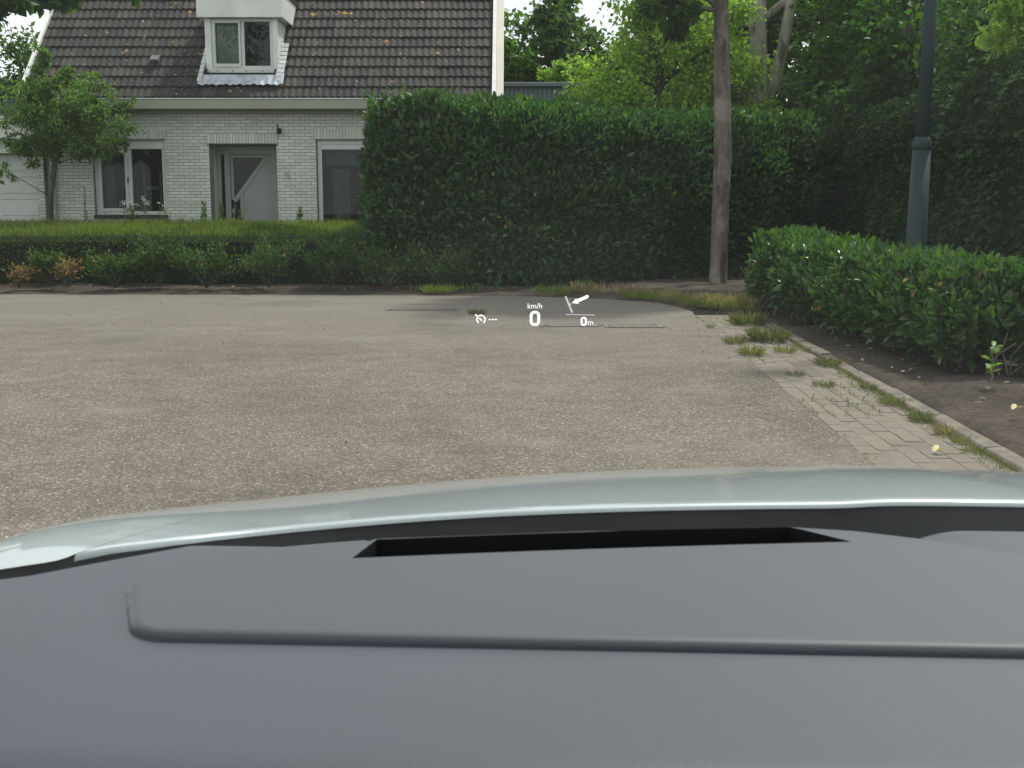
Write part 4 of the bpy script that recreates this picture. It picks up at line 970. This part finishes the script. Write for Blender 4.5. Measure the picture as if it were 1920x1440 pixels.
# ------------------------------------------------------------------ drains, tufts, litter
def drain(x, y, wd, dp, lab):
    t = thing('drain_grate', lab, 'drain', (x, y, 0), 0, 'drain grates at the far edge of the yard')
    MB().box(-wd / 2, wd / 2, -dp / 2, dp / 2, .0045, .006).build('drain_void', M['void'], t)
    f = MB(); f.box(-wd / 2 - .03, wd / 2 + .03, -dp / 2 - .03, -dp / 2, .004, .0085); f.box(-wd / 2 - .03, wd / 2 + .03, dp / 2, dp / 2 + .03, .004, .0085); f.box(-wd / 2 - .03, -wd / 2, -dp / 2, dp / 2, .004, .0085); f.box(wd / 2, wd / 2 + .03, -dp / 2, dp / 2, .004, .0085)
    f.build('drain_frame', M['iron'], t); nb = 14
    for i in range(nb):
        xx = -wd / 2 + (i + .5) * wd / nb
        o = MB().add([(-.014 + .09, -dp / 2, .0063), (.014 + .09, -dp / 2, .0063), (.014 - .09, dp / 2, .0065), (-.014 - .09, dp / 2, .0065), (-.014 + .09, -dp / 2, .0082), (.014 + .09, -dp / 2, .0082), (.014 - .09, dp / 2, .0082), (-.014 - .09, dp / 2, .0082)],
                     [(0, 3, 2, 1), (4, 5, 6, 7), (0, 1, 5, 4), (1, 2, 6, 5), (2, 3, 7, 6), (3, 0, 4, 7)]).build('bar', M['iron'], t) if i == 0 else link('bar', bm_, t)
        bm_ = o.data; o.location = (xx, 0, 0)
drain(.62, 12.9, .56, .34, 'worn iron drain grate below the speed readout')
drain(1.32, 12.8, .56, .34, 'iron drain grate with pale silt round it, farthest right')
drain(-1.15, 15.0, .86, .30, 'grass edged drain grate farthest left near the shrubs')
def tuft(x, y, r_, n, hh, lab, mat='grass', z=.0, grp='grass tufts in the paving joints'):
    a = RNG.random(n) * 6.28; q = np.sqrt(RNG.random(n)) * r_
    P = np.stack([np.cos(a) * q * .8, np.sin(a) * q * 1.2, 0 * a - .005], 1)
    A = np.stack([np.cos(a) * .8, np.sin(a) * .8, .9 + 0 * a], 1) + rv(n) * .35
    me = leaf_mesh('grass_tuft', P, A, rv(n), 1.25 * hh * RNG.uniform(.25, 1.15, n), M[mat], 'diamond', .07)
    o = bpy.data.objects.new('grass_tuft', me); COL.objects.link(o); tag(o, lab, 'grass tuft', grp); o.location = (x, y, z); return o
TUFTS = [(2.62, 13.0, .16, 420, .15, 'large green grass tuft on the pavers beside the far end of the low hedge'), (2.47, 11.3, .18, 480, .14, 'broad grass tuft beside the kerb, second from the far end'),
         (2.12, 11.1, .10, 260, .08, 'yellowish grass tuft at the asphalt edge'), (2.10, 10.2, .09, 300, .09, 'green grass tuft on the asphalt edge in front of the yellowish one'), (2.44, 10.4, .10, 260, .06, 'flat pale grass tuft in the middle of the pavers'),
         (2.58, 9.5, .11, 380, .07, 'bright grass tuft against the kerb halfway along the strip'), (2.24, 8.35, .085, 230, .045, 'flat grass patch in the paver joints, nearer of two mid-strip'), (2.17, 8.9, .08, 170, .04, 'thin grass patch on pavers near the asphalt'),
         (2.52, 8.2, .05, 110, .05, 'tiny weed tuft in the kerb joint'), (2.49, 7.55, .09, 330, .055, 'green tuft at the kerb just right of the flat joint grass'), (2.46, 6.95, .06, 260, .06, 'compact bright green tuft at the kerb'),
         (2.44, 6.5, .04, 140, .07, 'small brown withered tuft at the kerb'), (2.44, 6.25, .045, 150, .05, 'yellow green tuft near the bonnet edge'), (2.40, 6.0, .055, 180, .03, 'flat little tuft closest to the bonnet'),
         (2.14, 12.6, .03, 60, .06, 'tiny isolated weed near the dry grass corner'), (-.43, 14.3, .10, 240, .07, 'single green weed patch on the open asphalt above the cruise symbol')]
for x, y, r_, n, hh, lab in TUFTS: tuft(x, y, r_, n, hh, lab, 'dry' if 'withered' in lab else ('tuft_pale' if 'yellow' in lab or 'pale' in lab else 'tuft'), .006)
def cover(name, pts_fn, n, hmin, hmax, mat, lab, ratio=.09):
    P = pts_fn(n); m = len(P)
    o = link(name, leaf_mesh(name, P, np.array([0, 0, 1.]) + rv(m) * .45, rv(m), RNG.uniform(hmin, hmax, m), mat, 'diamond', ratio)); tag(o, lab, 'grass', kind='stuff'); return o
def joint_pts(n):
    y = RNG.uniform(5.2, 13.8, n); k = RNG.random(n) < .62; wd = kx(y) - ax(y)
    x = np.where(k, kx(y) - np.abs(RNG.normal(size=n)) * .030, ax(y) + RNG.integers(0, 6, n) * wd / 6 + RNG.normal(size=n) * .012)
    P = np.stack([x, y, 0 * x], 1); return P[vnoise(P * [2.0, 1.5, 1], 51) > np.where(k, -.05, .28)]
cover('joint_weeds', joint_pts, 5600, .010, .045, M['tuft'], 'low moss and seedlings growing in the paver joints along the kerb', .16)
def far_pts(n):
    x = RNG.uniform(.9, 3.2, n); y = farline(x) + .12 + np.abs(RNG.normal(size=n)) * .35 + RNG.random(n) * .1
    P = np.stack([x, y, .03 + 0 * x], 1); return P[(vnoise(P * 2.2, 9) + .25 * (x - 2)) > -.1]
cover('dry_grass', far_pts, 5200, .07, .22, M['dry'], 'dry straw coloured grass along the far right corner of the asphalt')
def far_pts2(n):
    x = RNG.uniform(-1.6, 3.0, n); y = farline(x) + .05 + np.abs(RNG.normal(size=n)) * .28; P = np.stack([x, y, .03 + 0 * x], 1); return P[vnoise(P * 1.7, 19) > .12]
cover('edge_grass', far_pts2, 3600, .06, .17, M['grass'], 'thin green grass in front of the tall hedge')
# fallen leaves and twigs
n = 640; x = np.concatenate([RNG.uniform(2.75, 5, 390), RNG.uniform(-9, 2, 250)]); y = np.concatenate([RNG.uniform(5, 14, 390), 17.7 + RNG.random(250) * .9])
kk = (x < 2.3) | (x > kx(y) + .15); x, y = x[kk], y[kk]; n = len(x)
lf = link('fallen_leaves', leaf_mesh('fallen_leaves', np.stack([x, y, np.where(x < 2.4, .065, .085) + RNG.random(n) * .02], 1), rv(n) * [1, 1, .15], rv(n) * .3 + [0, 0, 1], RNG.uniform(.02, .065, n), leaf_mat('litter_leaf', [(.15, .11, .06), (.24, .19, .11), (.08, .055, .035), (.05, .04, .03), (.30, .26, .17)], .1, .7), 'laurel', .5)); tag(lf, 'scattered dead leaves lying on the bare soil', 'leaves', kind='stuff')
LE = [(2.18, 5.95, 'curled pale leaf lying on the pavers at the bonnet edge'), (2.92, 6.75, 'yellow fallen leaf on the dark soil beside the kerb'), (3.12, 6.35, 'slim yellow leaf standing on the soil right of the other yellow leaf')]
for x, y, lab in LE:
    o = link('fallen_leaf', leaf_mesh('fallen_leaf', np.array([[0, 0, 0.], [.0, .01, 0]]), np.array([[1., .2, .35], [.7, .8, .5]]), np.array([[0, .5, 1], [.2, -.3, 1.]]), .075, leaf_mat('yellow_leaf', [(.42, .36, .18), (.48, .42, .22)], .2, .6), 'laurel', .45)); o.location = (x, y, .10 if x > 2.6 else .015); tag(o, lab, 'leaf', 'single fallen leaves')
n = 760; y = np.concatenate([RNG.uniform(5.5, 14, 280), RNG.uniform(6, 17.4, 480)]); x = np.concatenate([ax(y[:280]) - np.abs(RNG.normal(size=280)) * .25 + .06, RNG.uniform(-8, 1.9, 480)])
far_ = np.abs(RNG.normal(size=240)) * .5; y[280:520] = farline(x[280:520]) - far_[:240]
gr_ = link('grit', leaf_mesh('grit', np.stack([x, y, np.full(n, .006)], 1), rv(n) * [1, 1, .25], rv(n) * .6 + [0, 0, 1], RNG.uniform(.008, .030, n), leaf_mat('grit', [(.13, .11, .08), (.24, .20, .14), (.36, .33, .26), (.09, .075, .05)], .25, .8, .2), 'diamond', .6)); tag(gr_, 'grit, dry bits of leaf and small stones on the asphalt', 'litter', kind='stuff')
# seedling beside the near end of the low hedge
sd_ = thing('laurel_seedling', 'small seedling with bright leaf and pale stem at the near end of the low hedge', 'plant', (3.30, 8.0, .07))
MB().tube([(0, 0, 0), (.02, 0, .12), (-.01, .02, .24)], .005, 5).build('stem', M['bark'], sd_)
n = 16; a = RNG.random(n) * 6.28
link('leaves', leaf_mesh('leaves', np.stack([0 * a, 0 * a, .06 + .2 * RNG.random(n)], 1), np.stack([np.cos(a), np.sin(a), .5 + 0 * a], 1), np.array([0, 0, 1.]) + rv(n) * .3, .09, M['weed'], 'laurel', .4), sd_)
iv = thing('ground_plant', 'low dark leafed plant on the bare soil at the right picture edge', 'plant', (3.28, 6.5, .07))
n = 26; a = RNG.random(n) * 6.28; q = RNG.random(n) * .12
link('leaves', leaf_mesh('leaves', np.stack([np.cos(a) * q, np.sin(a) * q, .02 + .09 * RNG.random(n)], 1), np.stack([np.cos(a), np.sin(a), .4 + 0 * a], 1), np.array([0, 0, 1.]) + rv(n) * .3, .08, M['ivy'], 'laurel', .6), iv)

# ------------------------------------------------------------------ the car the picture is taken from
CC = .445                        # centre line in car coordinates (driver's eye at 0)
car = thing('car', 'silver blue car with long bonnet and grey dashboard, seen from the driver seat', 'car', (0, 0, 0), R(-2.9))
def vr(u): D = u - CC; return 1.2907 - .1367 * D * D
def vb(u):                       # rear edge of bonnet and wings along the foot of the windscreen
    D = abs(u - CC)
    return float(np.interp(D, [0, .40, .53, .62, .70, .76, .80, .832, .864, .886, .904, .921, .945, .960, 1.10], [1.299, 1.300, 1.298, 1.290, 1.279, 1.267, 1.252, 1.230, 1.188, 1.142, 1.100, 1.036, .972, .945, .80]))
def hz(u, v):
    D = u - CC; t = v - vr(u); z = .9263 - .0437 * D * D - .0713 * t - .1247 * t * t
    b = .10 - .075 * max(0, min(1, (v - 1.25) / .9))
    a = abs(D); sp = 1 / (1 + math.exp((a - (b + .02)) / .014)); z += .0035 * sp * max(0, min(1, 1.15 - t))
    uu = a - .993                     # raised crest of the wing, outboard of the bonnet
    z += .0487 * math.exp(-(uu / .1136) ** 2) * math.exp(-((v - .961) / .4495) ** 2) - 6.64 * max(0, uu) ** 2
    return z
def edge(v): return float(np.interp(v, [.80, .946, .974, 1.006, 1.036, 1.066, 1.158, 1.27, 1.394, 1.53, 1.95], [1.09, .960, .946, .930, .918, .916, .906, .894, .884, .866, .80]))   # bonnet / wing shut line
def hood_pt(a, b):
    q = 2 * a - 1; D = q * .93
    for _ in range(3):
        u = CC + D; v0 = vb(u); vf = 2.16 - .32 * D * D
        k = max(0, (b - .06) / .94); v = v0 + .012 + k * (vf - v0 - .012); D = q * edge(v)
    u = CC + D; v0 = vb(u)
    if b < .06: k = b / .06; ang = (1 - k) * 1.4; v = v0 + .012 - .007 * math.sin(ang); return (u, v, hz(u, v0 + .012) - .007 * (1 - math.cos(ang)))
    return (u, v, hz(u, v))
hood = MB().grid(hood_pt, 200, 48).build('bonnet', M['paint'], car, smooth=True)
for sg in (-1, 1):
    def fp(a, b, sg=sg):
        v = .80 + (b if sg > 0 else 1 - b) * (1.86 - .25 * a - .80); d0 = edge(v); D = d0 + .0009 + (1.10 - d0) * a; u = CC + sg * D
        return (u, v, hz(u, v) - .0002)
    MB().grid(fp, 24, 60).build('wing', M['paint'], car, smooth=True)
def nose(a, b):
    D = -1.09 + 2.18 * a; u = CC + D; v = 2.16 - .32 * D * D if abs(D) < .87 else 2.16 - .32 * .757 - (abs(D) - .87) * 1.4
    zt = hz(u, v) - .004
    z = zt * (1 - b) + .22 * b
    return (u, v + .10 * math.sin(min(1, b * 1.6) * 1.57) - .10 * max(0, b - .8), z)
MB().grid(nose, 40, 14).build('front_bumper', M['paint'], car, smooth=True)
for sg in (-1, 1):
    o = MB().tube([(CC + sg * .72, 1.9, .62), (CC + sg * .72, 2.10, .62)], [.11, .11], 20).build('headlight', M['headlamp'], car)
gr = MB()
for i in range(5): gr.box(CC - .32, CC + .32, 2.205, 2.225, .36 + i * .055, .38 + i * .055)
gr.build('grille', M['black'], car)
# sides, wheels, roof shell
for sg in (-1, 1):
    x = CC + sg * 1.085
    sdp = [(2.0, .30), (1.95, .74), (1.6, .74), (1.0, .80), (.7, .86), (-1.9, .90), (-2.3, .80), (-2.35, .30), (-1.75, .30), (-1.7, .52), (-1.4, .66), (-1.1, .52), (-1.05, .26), (1.0, .26), (1.05, .52), (1.38, .66), (1.7, .52), (1.75, .30)]
    MB().prism(sdp, x - .015, x + .015, 'x').build('body_side', M['paint'], car)
    for v in (1.38, -1.4):
        wv = MB().tube([(x - sg * .22, v, .32), (x - sg * .02, v, .32)], .32, 28).build('wheel', M['rubber'], car, smooth=False)
        MB().tube([(x - sg * .021, v, .32), (x - sg * .005, v, .32)], .21, 24).build('rim', M['alloy'], wv)
    MB().tube([(CC + sg * 1.04, .98, .90), (CC + sg * .95, .60, 1.20), (CC + sg * .80, .18, 1.52)], [.035, .033, .033], 8).build('windscreen_pillar', M['black'], car, smooth=True)
    MB().tube([(CC + sg * 1.05, -.65, .90), (CC + sg * .80, -.72, 1.52)], .05, 8).build('door_pillar', M['black'], car)
    MB().tube([(CC + sg * 1.05, -2.0, .90), (CC + sg * .78, -1.55, 1.52)], .07, 8).build('rear_pillar', M['paint'], car)
MB().grid(lambda a, b: (CC - .82 + 1.64 * a, .20 - 1.85 * b, 1.53 + .05 * math.sin(a * math.pi) * math.sin(.3 + b * 2.6)), 16, 16).build('roof_panel', M['paint'], car, smooth=True)
MB().grid(lambda a, b: (CC - .82 + 1.64 * a, .19 - 1.83 * b, 1.505 + .05 * math.sin(a * math.pi) * math.sin(.3 + b * 2.6)), 16, 16).build('roof_lining', M['curtain'], car, smooth=True)
MB().box(CC - 1.06, CC + 1.06, -2.3, 1.1, .24, .28).build('floor_pan', M['black'], car)
MB().grid(lambda a, b: (CC - 1.03 + 2.06 * a, -2.3 + .7 * b, .85 + .66 * b ** .8), 8, 6).build('tailgate', M['paint'], car, smooth=True)
MB().box(CC - 1.07, CC + 1.07, -2.36, -2.30, .28, .9).build('rear_bumper', M['paint'], car)
# windscreen and black cowl
def ws(a, b, off=0.):
    D = -1.02 + 2.04 * a; Db = D * (1 - .22 * b)
    v = 1.205 - .20 * D * D - b * (.98 - .14 * D * D * 0) ; z = .885 + .65 * b - .02 * b * b + .015 * math.sin(b * math.pi)
    return (CC + Db, v + off, z)
MB().grid(ws, 30, 16).build('windscreen', M['windscreen'], car, smooth=True)
MB().grid(lambda a, b: (CC - .98 + 1.96 * a, vb(CC - .98 + 1.96 * a) + .011 - .037 * b, hz(CC - .98 + 1.96 * a, vb(CC - .98 + 1.96 * a) + .011) - .004 - .083 * b), 240, 3).build('cowl', M['black'], car, smooth=True)
MB().grid(lambda a, b: (CC - .98 + 1.96 * a, vb(CC - .98 + 1.96 * a) - .026 - .16 * b, hz(CC - .98 + 1.96 * a, vb(CC - .98 + 1.96 * a)) - .0875 - .02 * b), 240, 2).build('cowl_tray', M['black'], car)
# dashboard
def dash(a, b):
    D = -1.03 + 2.06 * a; vmax = 1.165 - .29 * D * D; v = .44 + (vmax - .44) * b
    rt = 1 - max(0, min(1, (D + .25) / .20)); rt = rt * rt * (3 - 2 * rt)     # the skin dips behind the projector slot only
    z = .957 - 1.6 * max(0, .60 - v) ** 1.6 - 2.6 * max(0, v - .985) ** 2 * rt - .012 * rt * max(0, min(1, (v - .99) / .05)) - (1 - rt) * (.9 * max(0, v - 1.02) ** 2 + .006 * max(0, min(1, (v - .99) / .06))) - .011 * max(0, min(1, (abs(D) - .78) / .12))
    well = max(0, min(1, (D + .665) / .03)) * max(0, min(1, (-.155 - D) / .03)) * max(0, min(1, (v - .885) / .03))   # well under the projector slot
    return (CC + D, v, z - .12 * well)
MB().grid(dash, 140, 90).build('dashboard', M['dash'], car, smooth=True)
MB().grid(lambda a, b: (CC - 1.03 + 2.06 * a, .44 + .10 * b, .85 - .45 * b), 20, 4).build('dash_front', M['dash'], car, smooth=True)
# raised instrument hood with the head-up opening: rows of (u-dependent) v lines
def rear_v(u): return float(np.interp(u, [-.312, -.306, -.28, -.25, -.192, -.165, .016, .202, .257, .30, .339, .386, .47, .56], [.868, .878, .914, .956, .998, 1.006, 1.039, 1.062, 1.052, 1.034, 1.012, .987, .955, .92]))
def front_v(u): return .754 - .002 * (u + .3)
SFP = np.polyfit([-.18, -.05, .085, .245], [.942, .966, .990, 1.012], 2); SRP = np.polyfit([-.169, -.03, .112, .201], [.992, 1.018, 1.041, 1.053], 2)
def slot_f(u): return float(np.polyval(SFP, u)) - .007
def slot_r(u): return float(np.interp(u, [-.18, -.169, -.03, .112, .201, .245], [slot_f(-.18) + .002, .992, 1.018, 1.041, 1.053, slot_f(.245) + .001])) if not -.169 <= u <= .201 else float(np.polyval(SRP, u))
PU0, PU1 = -.306, .56
us = sorted(set([PU0 - .002 + .002 * i for i in range(18)] + [PU0 + .04 + (PU1 - PU0 - .07) * (i / 84) for i in range(85)] + [PU1 - .025 + .005 * i for i in range(6)] + [-.18, -.169, .201, .245]))
def ease(d, r):
    d = max(0., min(1., d / r)); return math.sqrt(max(0, 1 - (1 - d) ** 2))
def rmin(a, b, r):                   # intersection of two edges with a rounded corner
    return r - math.hypot(r - a, r - b) if a < r and b < r else min(a, b)
def height(u, v):
    d = rmin(min(u - PU0, PU1 - u), v - front_v(u), .026); d = rmin(d, (rear_v(u) - v) * .85, .024)
    return .9420 + .0225 * ease(d, .010)
def shear(u, v): return u - .42 * (v - .762) * max(0., min(1., (-.19 - u) / (-.19 - PU0)))
grid = []; cols = us
for u in cols:
    f0, r0 = front_v(u) - .001, rear_v(u); has = -.1801 <= u <= .2451
    sf_, sr_ = (slot_f(u), slot_r(u)) if has else (None, None)
    if not has:
        m0 = float(np.interp(u, [PU0, -.18, .245, PU1], [f0 + .6 * (r0 - f0), .942, 1.014, f0 + .6 * (r0 - f0)])); sf_ = sr_ = min(m0, r0 - .02)
    sr_ = min(sr_, r0 - .006); sf_ = min(sf_, sr_)
    vs_ = [f0 + q for q in (0, .0012, .0025, .0045, .007, .010, .014, .019, .026, .034)] + [f0 + .034 + (sf_ - f0 - .034) * q for q in (.2, .4, .6, .8, 1)] + [sr_] + [sr_ + (r0 - sr_) * q for q in (.3, .5, .65, .78, .88, .95, 1)]
    grid.append([(shear(u, v), v, height(u, v)) for v in vs_])
NRW = len(grid[0]); SI = 14
pd = MB(); pd.v = [p for c in grid for p in c]
for i in range(len(cols) - 1):
    ina = cols[i] >= -.1801 and cols[i + 1] <= .2451
    for j in range(NRW - 1):
        if ina and j == SI: continue
        a = i * NRW + j; pd.f.append((a, a + NRW, a + NRW + 1, a + 1))
padO = pd.build('instrument_hood', M['dash_pad'], car, smooth=True)
sl2 = MB(); ii = [i for i, u in enumerate(cols) if -.1801 <= u <= .2451]
for q in range(len(ii) - 1):
    i, k = ii[q], ii[q + 1]
    for j in (SI, SI + 1):
        a, b = grid[i][j], grid[k][j]
        sl2.add([a, b, (b[0], b[1], b[2] - .09), (a[0], a[1], a[2] - .09)], [(0, 1, 2, 3)])
    a, b, c, d = grid[i][SI], grid[k][SI], grid[k][SI + 1], grid[i][SI + 1]
    sl2.add([(p[0], p[1], p[2] - .088) for p in (a, b, c, d)], [(0, 1, 2, 3)])
sl2.build('projector_slot', M['black'], padO)

# ------------------------------------------------------------------ head-up display readout (virtual image 2.4 m ahead)
hud = thing('head_up_display', 'white projected driving readout showing 0 km/h, an arrow and 0 m above the bonnet', 'display')
Kp = 2.4 / 2200
cp, sp_ = math.cos(PITCH), math.sin(PITCH)
hud.location = (.0436, 2.4 * cp + .1418 * sp_, 1.25 - 2.4 * sp_ + .1418 * cp)
hud.rotation_euler = (R(90) - PITCH, 0, 0)
def hp(x, y): return ((x - 1000) * Kp, (590 - y) * Kp)
def hpoly(name, polys, mat='hud'):
    b = MB()
    for p in polys: b.prism([hp(*q) for q in p], 0, .0004, 'z')
    return b.build(name, M[mat], hud)
def stroke(pts, w):
    out = []
    for i in range(len(pts) - 1):
        (x0, y0), (x1, y1) = pts[i], pts[i + 1]; L = math.hypot(x1 - x0, y1 - y0); nx, ny = -(y1 - y0) / L * w / 2, (x1 - x0) / L * w / 2
        out.append([(x0 + nx, y0 + ny), (x1 + nx, y1 + ny), (x1 - nx, y1 - ny), (x0 - nx, y0 - ny)])
    return out
def zero(cx, cy, W, Hh, s, n=40):
    def outl(a, b, r):
        p = []
        for qx, qy, a0 in ((1, 1, 0), (-1, 1, 90), (-1, -1, 180), (1, -1, 270)):
            for k in range(9):
                t = R(a0 + 90 * k / 8); p.append((cx + qx * (a - r) + r * math.cos(t), cy + qy * (b - r) + r * math.sin(t)))
        return p
    o = outl(W / 2, Hh / 2, W * .46); i_ = outl(W / 2 - s, Hh / 2 - s * .9, max(.4, W * .46 - s)); n = len(o)
    return [[o[k], o[(k + 1) % n], i_[(k + 1) % n], i_[k]] for k in range(n)]
hpoly('speed_value', zero(1003, 597, 19.5, 28, 5.2))
hpoly('distance_value', zero(1094.5, 602.5, 11.5, 16.5, 3.4))
hpoly('turn_arrow', [[(1072.3, 568), (1080.5, 559.3), (1085.2, 569.6)], [(1082.4, 561.0), (1101.0, 553.0), (1103.6, 554.4), (1103.9, 557.0), (1102.6, 558.6), (1084.6, 566.6)]])
hpoly('road_bar', stroke([(1060.3, 555.5), (1073, 586)], 3.6) + stroke([(1067, 571.5), (1070.6, 569.6)], 3.4), 'hud_dim')
hpoly('divider_line', stroke([(1061, 589.6), (1116, 590.6)], 1.5), 'hud_dim')
arc = [(902 + 8 * math.cos(R(a)), 599 + 8 * math.sin(R(a))) for a in range(125, 416, 12)]
ticks = []
for a in (150, 205, 270, 335, 390): ticks += stroke([(902 + 7.5 * math.cos(R(a)), 599 + 7.5 * math.sin(R(a))), (902 + 5.4 * math.cos(R(a)), 599 + 5.4 * math.sin(R(a)))], 1.4)
hpoly('cruise_gauge', stroke(arc, 1.9) + ticks + stroke([(898.6, 596.6), (903.6, 601.2)], 2.2) + stroke([(891.2, 589.6), (894.6, 592.6)], 2.6))
for k in range(3): hpoly('set_speed_dash', stroke([(916.6 + 5.6 * k, 599.2), (920.8 + 5.6 * k, 599.2)], 1.7))
def htext(name, txt, cx, cy, wid, hgt):
    cu_ = bpy.data.curves.new(name, 'FONT'); cu_.body = txt; cu_.align_x = 'CENTER'; cu_.align_y = 'CENTER'; cu_.extrude = .0002; cu_.size = 1
    o = bpy.data.objects.new(name, cu_); COL.objects.link(o); o.parent = hud; cu_.materials.append(M['hud'])
    bpy.context.view_layer.update()
    sx_ = wid * Kp / o.dimensions.x; cu_.size = sx_; 
    bpy.context.view_layer.update()
    me = bpy.data.meshes.new_from_object(o.evaluated_get(bpy.context.evaluated_depsgraph_get())); bpy.data.objects.remove(o)
    me.materials.clear(); me.materials.append(M['hud']); me.name = name
    o = link(name, me, hud); x, y = hp(cx, cy); o.location = (x, y, 0); return o
htext('speed_unit', 'km/h', 1003, 574, 27, 9)
htext('distance_unit', 'm', 1107, 604.8, 9.5, 7)
